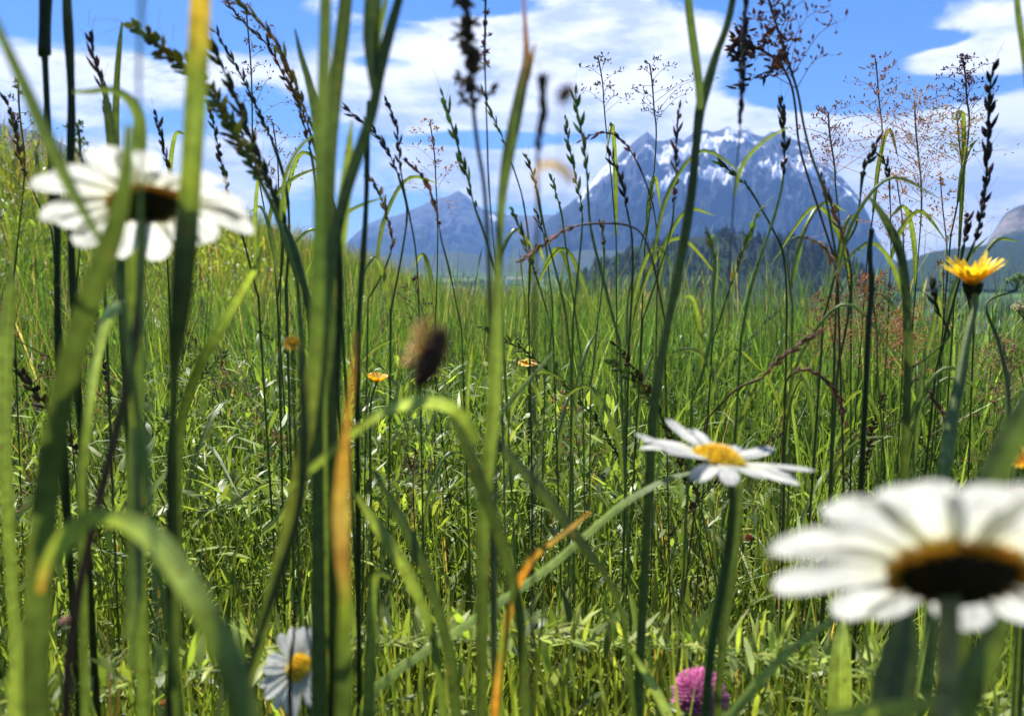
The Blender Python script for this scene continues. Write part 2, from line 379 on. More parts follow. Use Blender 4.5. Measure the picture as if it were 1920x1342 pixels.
M_ROCK2 = rock_mat('far_slope', (.11, .12, .13), (.02, .045, .03), .98, (-60, 700))
M_WOOD2 = rock_mat('dark_wooded_slope', (.05, .06, .03), (.02, .04, .018), 0, (400, 900), 3)
M_WOOD = rock_mat('wooded_slope', (.10, .10, .05), (.05, .07, .025), 0, (400, 900), 3)
main_sil = [(900, 505), (985, 458), (1030, 410), (1050, 396), (1085, 368), (1108, 345), (1130, 316), (1150, 303), (1168, 284), (1184, 272), (1198, 258), (1213, 247), (1222, 256), (1232, 266), (1248, 264), (1268, 258), (1282, 264),
            (1306, 246), (1325, 243), (1338, 248), (1366, 238), (1384, 246), (1398, 238), (1412, 252), (1432, 256), (1446, 248), (1468, 251), (1482, 260), (1508, 270), (1530, 290), (1548, 306), (1580, 336), (1600, 358), (1615, 378), (1628, 402), (1642, 440),
            (1662, 478), (1700, 500), (1740, 510)]
mountain('mountain', main_sil, 7200, 3600, .46, M_ROCK, 520, 190, 3, freq=9, jag=.05)
mountain('mountain_ridge', [(560, 500), (640, 462), (690, 420), (720, 408), (745, 404), (775, 392), (800, 380), (835, 368), (860, 358), (880, 372), (905, 392), (950, 402), (1000, 405), (1060, 400), (1120, 420), (1200, 440), (1300, 470)],
         9500, 3600, .40, M_ROCK2, 300, 100, 11, freq=9, jag=.09)
mountain('far_ridge', [(-700, 190), (-400, 205), (-200, 200), (-60, 220), (0, 230), (60, 244), (140, 278), (230, 328), (330, 375), (420, 400), (520, 430), (620, 470), (700, 498)], 5200, 2600, .22, M_ROCK2, 240, 70, 21, freq=5, jag=.03)
mountain('rocky_spur', [(1800, 500), (1850, 455), (1872, 420), (1885, 400), (1905, 388), (1930, 380), (1990, 350), (2100, 340), (2300, 300), (2600, 320), (2900, 340)], 4300, 1600, .3, rock_mat('spur_rock', (.27, .24, .22), (.03, .05, .025), .97, (-100, 420)), 200, 70, 31, freq=6, jag=.06)
mountain('wooded_ridge', [(1640, 505), (1700, 488), (1745, 472), (1800, 464), (1860, 458), (1920, 450), (2000, 430), (2200, 410), (2500, 400), (2900, 420)], 3000, 1500, .16, M_WOOD2, 260, 60, 41, freq=9, jag=.05)
mountain('valley_hills', [(300, 500), (600, 478), (700, 470), (780, 482), (860, 470), (930, 485), (1000, 478), (1100, 468), (1180, 470), (1260, 488)], 5200, 1500, .2, M_WOOD, 200, 50, 51, freq=7, jag=.05)
hill_sil = [(1040, 560), (1090, 515), (1140, 485), (1180, 466), (1215, 455), (1260, 448), (1310, 444), (1350, 438), (1400, 440), (1450, 446), (1500, 452), (1550, 468), (1600, 496), (1650, 535), (1710, 575)]
wh = mountain('wooded_hill', hill_sil, 1500, 520, .10, M_WOOD2, 160, 70, 61, base=-64, freq=6, jag=.03)

# far conifer woods: one mass over the hill
def conifers(mb, P, h, c):
    n = len(P); k = 6
    for lev in range(3):
        a = np.linspace(0, 2 * math.pi, k, endpoint=False)[None] + rng.uniform(0, 6, (n, 1))
        z0 = h * (.08 + .27 * lev); z1 = h * (.50 + .25 * lev); r = h * (.26 - .07 * lev)
        rr = r[:, None] * rng.uniform(.6, 1.2, (n, k))
        ring = np.stack([P[:, None, 0] + rr * np.cos(a), P[:, None, 1] + rr * np.sin(a), P[:, None, 2] + z0[:, None] + rng.uniform(-.04, .04, (n, k)) * h[:, None]], -1)
        top = P.copy(); top[:, 2] += z1
        V = np.concatenate([ring, top[:, None]], 1).reshape(-1, 3)
        j = np.arange(k); F = np.stack([j, (j + 1) % k, np.full(k, k)], -1)
        mb.add(V, (F[None] + (np.arange(n) * (k + 1))[:, None, None]).reshape(-1, 3), np.repeat(c, k + 1, 0))
me = wh.data; co = np.empty(len(me.vertices) * 3, np.float32); me.vertices.foreach_get('co', co); co = co.reshape(-1, 3)
sel = rng.choice(len(co), 2600, p=None); P = co[sel].astype(float) + np.stack([rng.uniform(-4, 4, 2600), rng.uniform(-4, 4, 2600), np.zeros(2600)], 1)
keep = (vnoise(P[:, 0] / 40, P[:, 1] / 40, 9) > .33) & (P[:, 2] > -58); P = P[keep]
mb = MB(); conifers(mb, P, 6 + 13 * rng.uniform(0, 1, len(P)) ** 2 + 6 * vnoise(P[:, 0] / 25, P[:, 1] / 25, 2), var((.055, .062, .02), .6, len(P)))
# scattered woods along the valley floor
a = rng.uniform(-.75, .75, 2600); r_ = rng.uniform(900, 3600, 2600); P = np.stack([r_ * np.sin(a), r_ * np.cos(a), np.zeros(2600)], 1)
keep = vnoise(P[:, 0] / 160, P[:, 1] / 160, 12) > .55; P = P[keep]; P[:, 2] = ground(P[:, 0], P[:, 1]) - .5
conifers(mb, P, rng.uniform(8, 18, len(P)), var((.022, .042, .018), .4, len(P)))
tag(mb.build('distant_woods', M_MASS, smooth=False), kind='stuff')

# ------------------------------------------------------------------ village in the valley
M_WALL = flat_mat('white_render', (.78, .75, .70)); M_ROOF = flat_mat('roof_tiles', (.13, .09, .08)); M_ROOF2 = flat_mat('grey_roof', (.22, .22, .23)); M_PANE = flat_mat('window_glass', (.05, .06, .08), .2)
def boxmb(mb, x0, x1, y0, y1, z0, z1):
    v = [(x, y, z) for x in (x0, x1) for y in (y0, y1) for z in (z0, z1)]
    mb.add(v, [(0, 1, 3, 2), (4, 6, 7, 5), (0, 4, 5, 1), (2, 3, 7, 6), (0, 2, 6, 4), (1, 5, 7, 3)], (.5, .5, .5))
def house(x, y, dist, w, d, h, rh, rz, label, cat='house', roof=M_ROOF, name='house'):
    dd = pxdir(x, y); s = dist / math.hypot(dd[0], dd[1]); X_, Y_ = dd[0] * s, dd[1] * s
    root = bpy.data.objects.new(name, None); col.objects.link(root); root.location = (X_, Y_, float(ground(X_, Y_))); root.rotation_euler.z = rz
    tag(root, label, cat, 'houses scattered in the valley')
    mb = MB(); boxmb(mb, -w / 2, w / 2, -d / 2, d / 2, -2, h)
    mb.add([(-w / 2, -d / 2, h), (-w / 2, d / 2, h), (-w / 2, 0, h + rh * .98), (w / 2, -d / 2, h), (w / 2, d / 2, h), (w / 2, 0, h + rh * .98)], [(0, 2, 1), (3, 4, 5)], (.5, .5, .5))
    mb.build('wall', M_WALL, root, smooth=False)
    mb = MB(); e = .7
    for s_ in (-1, 1):
        a_ = [(-w / 2 - e, s_ * (d / 2 + e), h - rh * e * 2 / d), (w / 2 + e, s_ * (d / 2 + e), h - rh * e * 2 / d), (w / 2 + e, 0, h + rh), (-w / 2 - e, 0, h + rh)]
        b_ = [(p[0], p[1], p[2] + .35) for p in a_]
        mb.add(a_ + b_, [(0, 1, 2, 3), (4, 7, 6, 5), (0, 4, 5, 1), (1, 5, 6, 2), (3, 2, 6, 7), (0, 3, 7, 4)], (.5, .5, .5))
    mb.build('roof', roof, root, smooth=False)
    for k in range(max(2, int(w / 4))):
        xw = -w / 2 + (k + .5) * w / max(2, int(w / 4)); mb = MB()
        for zz in (1.2, 4.1):
            if zz + 1.4 < h: boxmb(mb, xw - .6, xw + .6, -d / 2 - .06, -d / 2 + .05, zz, zz + 1.4)
        if mb.n: mb.build('window', M_PANE, root, smooth=False)
house(965, 500, 2100, 46, 22, 17, 6, .15, 'large pale building alone in the valley, left of the bent brown stalk', 'building', M_ROOF2, 'farm_building')
hl = [(726, 520, 1900, 'white valley house farthest left, seen between the left grass stalks'), (770, 532, 1700, 'white house low in the valley under the small blue peak'), (808, 524, 1900, 'house in the valley just right of the small blue peak'),
      (850, 536, 1650, 'white house at the meadow edge left of the tall centre stem'), (893, 545, 1500, 'white house just left of the tall centre stem'), (955, 545, 1500, 'white house in front of the large pale building'),
      (1000, 540, 1650, 'white house right of the tall centre stem, low in the valley'), (1040, 528, 1850, 'white house between centre stem and wooded hill'), (1078, 543, 1500, 'white house at the left foot of the wooded hill'),
      (1760, 545, 1250, 'white house on the right valley floor left of the yellow flower'), (1850, 565, 900, 'pale house on the right beneath the yellow flower head'), (1890, 560, 1000, 'pale house at the far right beside the green umbel'), (1905, 590, 700, 'lowest pale house at the far right edge')]
for k, (x, y, D, lab) in enumerate(hl):
    house(x, y, D, 13 + 6 * random.random(), 10, 6 + random.random(), 4, random.uniform(-.6, .6), lab, roof=M_ROOF if k % 3 else M_ROOF2)

# ------------------------------------------------------------------ trees down the slope on the right
def broadtree(X_, Y_, h, label, seed):
    r = np.random.default_rng(seed); z = float(ground(X_, Y_))
    root = bpy.data.objects.new('broadleaf_tree', None); col.objects.link(root); root.location = (X_, Y_, z)
    tag(root, label, 'tree', 'trees down the slope')
    mb = MB(); tube(mb, catmull([(0, 0, -.3), (.1, 0, h * .3), (-.1, .1, h * .75)], 8), np.linspace(h * .035, h * .012, 8), (.07, .05, .035), 7, np.array([1., 0, 0]))
    for k in range(7):
        a_ = r.uniform(0, 6.28); z0 = h * r.uniform(.25, .6); e = np.array([math.cos(a_) * h * .25, math.sin(a_) * h * .25, z0 + h * .2])
        tube(mb, catmull([(0, 0, z0), e * [.5, .5, 1] - [0, 0, h * .06], e], 5), np.linspace(h * .014, h * .004, 5), (.07, .05, .035), 5, np.array([0, .3, .9]))
    mb.build('trunk', M_STEM, root)
    n = 5200; cl = r.normal(0, 1, (26, 3)); cl = unit(cl) * r.uniform(.35, 1, (26, 1)) * [h * .3, h * .3, h * .34] + [0, 0, h * .6]
    c = cl[r.integers(0, 26, n)] + r.normal(0, h * .07, (n, 3)); nn = unit(r.normal(0, 1, (n, 3))); s1 = unit(np.cross(nn, r.normal(0, 1, (n, 3)))); s2 = np.cross(nn, s1)
    sz = h * .022 * r.uniform(.6, 1.3, (n, 1)); V = np.stack([c - s1 * sz, c - s2 * sz * .6, c + s1 * sz, c + s2 * sz * .6], 1).reshape(-1, 3)
    mb = MB(); mb.add(V, np.arange(4 * n).reshape(-1, 4), np.repeat(np.clip(np.array([[.03, .06, .018]]) * r.uniform(.5, 1.5, (n, 1)), 0, 1), 4, 0)); mb.build('crown', M_MASS, root, smooth=False)
for k, (x, D, h, lab) in enumerate([(1630, 120, 8, 'dark tree down the slope right of the reddish panicles'), (1695, 105, 7, 'dark rounded tree right of the drooping grass, above the meadow edge'), (1755, 135, 8, 'dark tree left of the yellow flower stem'),
                                    (1862, 95, 5, 'low dark tree right of the yellow flower stem'), (1935, 100, 6, 'dark tree cut by the right edge of the view'), (1250, 300, 9, 'dark tree at the foot of the wooded hill, left one'), (1480, 260, 9, 'dark tree at the foot of the wooded hill, right one')]):
    dd = pxdir(x, 600); s = D / math.hypot(dd[0], dd[1]); broadtree(dd[0] * s, dd[1] * s, h, lab, 100 + k)

# ------------------------------------------------------------------ colours
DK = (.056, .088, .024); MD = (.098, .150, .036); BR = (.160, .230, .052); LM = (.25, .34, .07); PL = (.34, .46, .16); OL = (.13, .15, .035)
OR = (.44, .25, .05); BN = (.09, .05, .025); TN = (.42, .29, .13); PU = (.12, .065, .06); YG = (.16, .22, .03); WH = (.70, .70, .655); YE = (.90, .66, .03)

# ------------------------------------------------------------------ the meadow as a mass
def mass(name, x, y, H, w, lean, bend, S, cb, ct, m, dang=None, wprof='blade', zoff=0):
    """thousands of ribbons: H length, lean fraction, bend = how far the tip arches over"""
    n = len(x); z = ground(x, y); t = np.linspace(0, 1, S)
    hue = (.84 + .56 * vnoise(x * .8, y * .8, 33))[:, None] * (1 + (vnoise(x * .5, y * .5, 34)[:, None] - .5) * np.array([[.5, 0, -.3]])); cb = cb * hue; ct = ct * hue
    a = rng.uniform(0, 6.283, n); ld = np.stack([np.cos(a), np.sin(a), np.zeros(n)], 1)
    ph = lean[:, None] + bend[:, None] * t[None] ** 1.6          # angle from vertical along the blade
    dt = H[:, None] / (S - 1)
    hx = np.concatenate([np.zeros((n, 1)), np.cumsum(np.sin(ph[:, :-1]) * dt, 1)], 1); hz = np.concatenate([np.zeros((n, 1)), np.cumsum(np.cos(ph[:, :-1]) * dt, 1)], 1)
    P = np.stack([x, y, z + zoff], 1)[:, None] + hx[..., None] * ld[:, None] + hz[..., None] * np.array([0, 0, 1.])
    wob = rng.normal(0, 1, (n, 1, 3)) * (t[None, :, None] * (1 - t[None, :, None])) * H[:, None, None] * .05; P = P + wob
    if dang is None: dang = rng.normal(0, .5, n)
    sa = a + math.pi / 2 + dang; Sd = np.stack([np.cos(sa), np.sin(sa), np.zeros(n)], 1)
    if wprof == 'blade': wp = np.minimum(1, (1 - t) * 2.4 + .04) * (.55 + .45 * np.minimum(1, t * 4))
    elif wprof == 'leaf': wp = np.sin(np.pi * np.clip(t * .9 + .08, 0, 1)) + .03
    elif wprof == 'head':
        wp = np.where(t > .72, np.where((np.arange(S) % 2) == 0, 3.6, 1.5), .8); wp[-1] = .2; 
    wid = w[:, None] * wp[None]
    V = np.stack([P - Sd[:, None] * wid[..., None] * .5, P + Sd[:, None] * wid[..., None] * .5], 2)
    i = np.arange(n)[:, None] * (2 * S) + np.arange(S - 1)[None] * 2
    F = np.stack([i, i + 1, i + 3, i + 2], -1).reshape(-1, 4)
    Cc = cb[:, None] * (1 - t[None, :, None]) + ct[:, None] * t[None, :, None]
    if wprof == 'head': Cc = np.where((t > .72)[None, :, None], ct[:, None], cb[:, None])
    mb = MB(); mb.add(V.reshape(-1, 3), F, np.repeat(Cc.reshape(-1, 3), 2, 0)); return mb
def scatter(n, r0, r1, half=55, pw=1.):
    u = rng.uniform(0, 1, n); r = (r0 ** pw + u * (r1 ** pw - r0 ** pw)) ** (1 / pw); a = R(half) * rng.uniform(-1, 1, n)
    return r * np.sin(a), r * np.cos(a)
def limit(x, y, H, frac=.46):
    """grass right under the lens is trodden low, so the camera looks over it"""
    d = np.hypot(x, y); z = ground(x, y); fr = frac - np.clip(d - .5, 0, 1) * .5; top = (CAM[2] - d * fr - z) * np.where(d > .55, rng.uniform(.75, 1.35, len(d)), 1)
    return np.where(d < 1.1, np.minimum(H, np.maximum(.03, top)), H)
def pick(n, cols, pr):
    k = rng.choice(len(cols), n, p=np.array(pr) / sum(pr)); return np.clip(np.array(cols)[k] * rng.uniform(.7, 1.3, (n, 1)) * rng.uniform(.93, 1.07, (n, 3)), 0, 1)
def merge(name, parts, m, kind='stuff'):
    mb = MB()
    for p in parts:
        for v, f, c, uv in zip(p.v, p.f, p.c, p.uv): mb.v.append(v); mb.f.append(f + mb.n); mb.c.append(c); mb.uv.append(uv); mb.n += len(v)
    return tag(mb.build(name, m), kind=kind)
U = rng.uniform
# upright blades
ps = []
for (n, r0, r1, h0, h1, w0, w1, S) in ((14000, .32, 1.7, .16, .44, .0018, .0062, 7), (26000, 1.5, 5, .22, .46, .002, .005, 6), (42000, 4.5, 26, .28, .48, .005, .014, 4)):
    x, y = scatter(n, r0, r1, 56, 1.25); H = limit(x, y, U(h0, h1, n)); patch = vnoise(x * 1.4, y * 1.4, 4); H = np.where(np.hypot(x, y) > 1.3, H * (.72 + .55 * vnoise(x * .9 + 5, y * .9, 24)), H)
    dry = (patch > (.55 if r0 > 4 else .62)) | (U(0, 1, n) < (.34 if r0 > 4 else .12))
    cb = pick(n, [DK, MD, BR], [.3, .45, .25]) * (1 if r0 < 4 else .7); ct = np.where(dry[:, None], pick(n, [YG, TN, OL], [.5, .3, .2]), pick(n, [MD, BR, LM, DK], [.25, .4, .28, .07]))  # far blade bases darkened to draw the shaded gaps between blades
    if r0 < 1: ct = np.where(U(0, 1, (n, 1)) < .75, pick(n, [MD, BR, LM], [.3, .4, .3]), ct)
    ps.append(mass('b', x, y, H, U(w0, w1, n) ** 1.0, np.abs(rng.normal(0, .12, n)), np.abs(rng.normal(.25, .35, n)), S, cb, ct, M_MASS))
for (n, r0, r1, h0, h1, w0, w1, S, ln) in ((2200, .6, 1.5, .30, .50, .0014, .0036, 9, .16), (1500, .9, 2.2, .46, .60, .0014, .003, 9, .12), (9000, 1.4, 4.5, .38, .62, .0018, .004, 8, .14), (12000, 4, 16, .42, .72, .003, .008, 6, .12)):
    x, y = scatter(n, r0, r1, 56, 1.3); H = limit(x, y, U(h0, h1, n))
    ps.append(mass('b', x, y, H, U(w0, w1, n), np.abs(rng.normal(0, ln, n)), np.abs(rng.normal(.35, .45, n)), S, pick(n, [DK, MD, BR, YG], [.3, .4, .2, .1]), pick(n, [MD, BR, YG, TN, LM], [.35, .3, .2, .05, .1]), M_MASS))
merge('meadow_grass', ps, M_MASS)
# arched and lying blades
ps = []
for (n, r0, r1, S) in ((6500, .4, 1.8, 9), (9000, 1.6, 6, 7)):
    x, y = scatter(n, r0, r1, 56, 1.3); H = limit(x, y, U(.2, .5, n))
    cb = pick(n, [DK, MD, BR], [.2, .45, .35]); ct = pick(n, [BR, LM, YG, PL], [.4, .3, .2, .1])
    ps.append(mass('b', x, y, H, U(.0025, .0075, n), U(.05, .5, n), U(.8, 2.6, n), S, cb, ct, M_MASS))
merge('arching_grass', ps, M_MASS)
# low leafy ground cover: small leaflets at every height up to 20 cm
ps = []
for (n, r0, r1, h1, s) in ((60000, .38, 2.0, .30, .018), (50000, 1.8, 7, .33, .028), (14000, 6, 20, .30, .05)):
    x, y = scatter(n, r0, r1, 56, 1.3); d = np.hypot(x, y); z = ground(x, y)
    clump = vnoise(x * 3.1, y * 3.1, 8); zo = U(.005, 1, n) ** .8 * h1 * (.35 + 1.0 * clump)
    zo = np.where(d < .62, np.minimum(zo, np.maximum(.01, CAM[2] - d * .5 - z)), zo)
    c = pick(n, [MD, BR, LM, DK], [.25, .42, .26, .07])
    ps.append(mass('l', x, y, U(.5, 1.8, n) * s, U(.10, .30, n) * s, U(.1, 1.5, n), U(-.3, 1.2, n), 4, c, c, M_MASS, wprof='leaf', zoff=zo))
merge('ground_cover', ps, M_MASS)
for (n, r0, r1) in ((9000, .62, 1.7), (9000, 1.5, 3.5)):      # taller undergrowth between the stems
    x, y = scatter(n, r0, r1, 56, 1.3); z = ground(x, y); c = pick(n, [MD, BR, LM], [.35, .45, .2])
    zo = U(.08, .36, n) * (.6 + .6 * vnoise(x * 3, y * 3, 18)); 
    if r0 < 1: zo = np.minimum(zo, np.maximum(.05, CAM[2] - np.hypot(x, y) * .30 - z))
    ps.append(mass('u', x, y, U(.02, .06, n) * (1 if r0 < 1 else 1.3), U(.0025, .007, n), U(.2, 1.4, n), U(.1, 1.5, n), 5, c, c, M_MASS, wprof='leaf', zoff=zo))
merge('undergrowth', ps[-2:], M_MASS)
# leafy weeds on the left bank
n = 17000; x = rng.uniform(-4.6, -.6, n); y = rng.uniform(1.2, 5.5, n); k_ = vnoise(x * 2.3, y * 2.3, 14) > .42; x, y = x[k_], y[k_]; n = len(x)
c = pick(n, [BR, LM, MD, YG], [.35, .35, .15, .15]); zo = rng.uniform(.05, 1, n) * (.25 + .34 * vnoise(x * 3, y * 3, 15))
tag(mass('w', x, y, U(.03, .075, n), U(.010, .022, n), U(.3, 1.3, n), U(-.2, 1.2, n), 5, c, c, M_MASS, wprof='leaf', zoff=zo).build('leafy_weeds', M_MASS), kind='stuff')
# far fine stalks with seed heads
ps = []
for (n, r0, r1, h0, h1, w) in ((700, 1.1, 3, .34, .56, .0009), (4200, 2, 9, .42, .64, .0013), (9000, 6, 26, .44, .64, .003)):
    x, y = scatter(n, r0, r1, 56, 1.2); H = U(h0, h1, n)
    cb = pick(n, [DK, MD, YG], [.4, .4, .2]); ct = pick(n, [TN, PU, OL, YG], [.35, .25, .2, .3])
    ps.append(mass('s', x, y, H, np.full(n, w) * U(.8, 1.3, n), np.abs(rng.normal(0, .1, n)), np.abs(rng.normal(.1, .3, n)), 18, cb, ct, M_MASS, wprof='head'))
merge('flowering_grass', ps, M_MASS)

# ------------------------------------------------------------------ hand placed plants
def path(pts, d0, d1, toground=True, n=34, base=.0):
    """pts [(x,y,w_px)] tip first; depth runs d0..d1; the last point is carried on down to the soil"""
    k = len(pts); s = np.array([0] + list(np.cumsum([math.hypot(pts[i + 1][0] - pts[i][0], pts[i + 1][1] - pts[i][1]) for i in range(k - 1)]))); s /= s[-1]
    D = d0 + (d1 - d0) * s
    P = np.array([pt(p[0], p[1], D[i]) for i, p in enumerate(pts)]); Wd = np.array([p[2] / FPX * D[i] for i, p in enumerate(pts)])
    cut = 1.0
    A = catmull(P, n); w = np.interp(np.linspace(0, 1, n), np.linspace(0, 1, k), Wd)
    tt = np.interp(np.linspace(0, 1, n), np.linspace(0, 1, k), s)
    if toground:
        e = A[-1]; td = unit(A[-1] - A[-4]); gz = float(ground(e[0], e[1]))
        if e[2] > gz:
            drop = e[2] - gz; hx = np.array([td[0], td[1], 0]) * min(drop, .15) * .6
            B = catmull([e, e + hx * .55 + [0, 0, -drop * .45], e + hx * .8 + [0, 0, -drop - .01]], 9)[1:]
            A = np.concatenate([A, B]); w = np.concatenate([w, np.full(8, w[-1])]); tt = np.concatenate([tt, np.ones(8)])
    return A, w, tt
def colmap(c, tt):
    c = np.asarray(c, float)
    if c.ndim == 1: return np.tile(var(c, .06), (len(tt), 1))
    return np.stack([np.interp(tt, np.linspace(0, 1, len(c)), c[:, i]) for i in range(3)], 1)
def blade(label, pts, d0, d1=None, c=MD, roll=.3, fold=.3, ground_=True, n=34, group='grass blades close to the lens', name='grass_blade', parent=None, m=None):
    A, w, tt = path(pts, d0, d1 or d0, ground_, n)
    mb = MB(); ribbon(mb, A, w / max(.3, math.cos(roll)), colmap(c, tt), roll, fold)
    if parent is not None: return mb.build('leaf', m or M_LEAF, parent, org=np.array(parent.location))
    root = bpy.data.objects.new('grass_plant', None); col.objects.link(root); root.location = A[-1]
    mb.build('leaf', m or M_LEAF, root, org=A[-1]); return tag(root, label, 'grass blade', group)

def spike_geo(mb, A, rad, c, dens=1., L=.006, out=.3, fat=.24):
    """spikelets set alternately along a rachis"""
    seg = np.linalg.norm(np.diff(A, axis=0), axis=1); s = np.concatenate([[0], np.cumsum(seg)]); tot = s[-1]
    n = max(8, int(tot / L * 3.0 * dens)); q = np.clip((np.arange(n) + .3 + rng.uniform(-.45, .45, n)) / n, 0, 1); P = np.stack([np.interp(q * tot, s, A[:, i]) for i in range(3)], 1)
    T = unit(np.stack([np.interp(q * tot, s, np.gradient(A[:, i])) for i in range(3)], 1)) * -1   # path is tip first, spikelets point to the tip
    h = unit(np.cross(T, rng.normal(0, 1, (1, 3)))); b = np.cross(T, h); a_ = np.arange(n) * 2.4 + rng.uniform(-.5, .5, n)
    O = np.cos(a_)[:, None] * h + np.sin(a_)[:, None] * b
    env = np.sin(math.pi * np.clip(q * .85 + .12, 0, 1)) ** .6
    seeds(mb, P + O * rad * .35 * env[:, None], T + O * out * rng.uniform(.5, 1.7, (n, 1)), L * rng.uniform(.5, 1.3, n) * (.5 + .5 * env), L * fat * rng.uniform(.6, 1.2, n), var(c, .5, n))
    for k in range(0, n, 2):
        a0 = P[k] + T[k] * L * .6 + O[k] * rad * .4; tube(mb, [a0, a0 + (T[k] + O[k] * out * 1.5) * L * .5, a0 + (T[k] + O[k] * out * 1.8) * L * 1.1], .00007 + L * .003, np.array(c) * 1.8, 3)
    if len(np.shape(c)) == 1: pass
def stalk(label, pts, d0, d1=None, c=DK, head=None, hc=BN, hpts=2, group='tall flowering grass stalks', name='grass_stalk', dens=1., L=None, out=.28, cat='grass stalk', fat=.22, leaves=()):
    """stem + seed head over the first hpts control points"""
    A, w, tt = path(pts, d0, d1 or d0, True, 40)
    ph = rng.uniform(0, 6.28); A = A + (np.sin(np.linspace(0, 11, len(A)) + ph) * .0006 * min(1, d0 / .35))[:, None] * RT
    ii = np.linspace(0, 1, len(A)); nodes = rng.uniform(.55, .68), rng.uniform(.74, .90)
    if head and d0 > .3:
        w = w * np.where(np.arange(len(w)) < 40 * hpts / (len(pts) - 1), 1, .62); k0 = 40; off = RT * rng.uniform(-.06, .06) + np.array([0, rng.uniform(-.02, .08), 0])
        A = A + off * (np.clip((ii_ := np.linspace(0, 1, len(A))) - .55, 0, 1) ** 1.6 * 2.2)[:, None]; A[-1, 2] = float(ground(A[-1, 0], A[-1, 1])) - .01
        c = np.clip(np.array(c, float) * 1.45, 0, 1); hc = tuple(np.clip(np.array(hc, float) * 1.7, 0, 1))
    w = w * (1 + sum(.35 * np.exp(-((ii - q_) / .012) ** 2) for q_ in nodes)) * (1 + .10 * np.sin(ii * 23 + ph))
    root = bpy.data.objects.new(name, None); col.objects.link(root); root.location = A[-1]; org = A[-1]
    tag(root, label, cat, group)
    if d0 > .3 and label and head:
        for q_ in nodes[1:]:
            i0 = int(q_ * (len(A) - 1)); sg = rng.choice([-1, 1]); Ln = rng.uniform(.03, .085) * d0 / .45; o1 = np.array([sg * rng.uniform(.05, .6), rng.uniform(-.5, .5), 0])
            Pl = catmull([A[i0], A[i0] + o1 * Ln * .2 + [0, 0, Ln * .5], A[i0] + o1 * Ln * .7 + [0, 0, Ln * .85], A[i0] + o1 * Ln * 1.4 + [0, 0, Ln * rng.uniform(.3, 1.1)]], 14)
            ml = MB(); ribbon(ml, Pl, np.interp(np.linspace(0, 1, 14), [0, .3, .8, 1], [.0018, .0032, .0022, .0002]) * d0 / .5, colmap([MD, BR, YG], np.linspace(0, 1, 14)), rng.uniform(-.5, .5), .4); ml.build('leaf', M_LEAF, root, org=org)
    mb = MB()
    if not head: tube(mb, A, w * .5, colmap(c, tt), 7)
    if head:
        k = max(4, int(round(40 * hpts / (len(pts) - 1))))
        # stem keeps the drawn width below the head
        mb = MB(); ww = w * .5 * np.where(np.arange(len(w)) < k, .3, 1)
        if head == 'panicle': ww = np.minimum(w * .5, .0007)
        tube(mb, A, ww, colmap(c, tt), 7)
        mh = MB(); H = A[:k + 1]; wl = float(np.mean(w[:max(2, int(k * .8))])); Ls = L or wl * .85
        if head == 'spike': spike_geo(mh, H, wl * .5, hc, dens, Ls, out, fat)
        elif head == 'panicle': panicle_geo(mh, H, wl, hc, dens, L or .003)
        mh.build('seed_head', M_SEED, root, org=org)
    mb.build('stem', M_STEM, root, org=org)
    for lf in leaves: blade(None, lf[0], lf[1], lf[1], c=lf[2], roll=lf[3] if len(lf) > 3 else .4, ground_=False, parent=root)
    return root
def panicle_geo(mb, H, spread, c, dens=1., L=.003, br=None):
    """airy head: whorls of thread-like branches tipped with tiny spikelets"""
    n = len(H); seg = np.linalg.norm(np.diff(H, axis=0), axis=1); tot = seg.sum(); nb = br or int(16 * dens)
    for k in range(nb):
        q = (k + .5) / nb; i = min(n - 2, int(q * (n - 1))); p0 = H[i]; T = unit(H[max(0, i - 1)] - H[min(n - 1, i + 1)])
        a_ = k * 2.4 + rng.uniform(-.5, .5); h = unit(np.cross(T, [0.3, 1, .2])); b = np.cross(T, h); O = math.cos(a_) * h + math.sin(a_) * b
        ln = spread * (.2 + .9 * q) * rng.uniform(.3, 1.25); T = unit(T + rng.normal(0, .35, 3))
        P = catmull([p0, p0 + O * ln * .5 + T * ln * .45, p0 + O * ln * .95 + T * ln * .6 + np.array([0, 0, -ln * .12])], 7)
        tube(mb, P, np.linspace(.00024, .00012, 7), var(c, .1), 4)
        pos = []; dr = []
        for j in range(2, 7):
            for r_ in range(rng.integers(1, 4)):
                o2 = unit(rng.normal(0, 1, 3) + T * .6); l2 = ln * .16 * rng.uniform(.3, 1.2); tube(mb, [P[j], P[j] + o2 * l2 * .5, P[j] + o2 * l2], .00010, var(c, .1), 3)
                pos.append(P[j] + o2 * l2); dr.append(o2 + T * .5)
        seeds(mb, pos, dr, L * rng.uniform(.7, 1.3, len(pos)), L * .28, var(c, .35, len(pos)))

def PLC(label, *a, **k): return stalk(label, *a, **k)

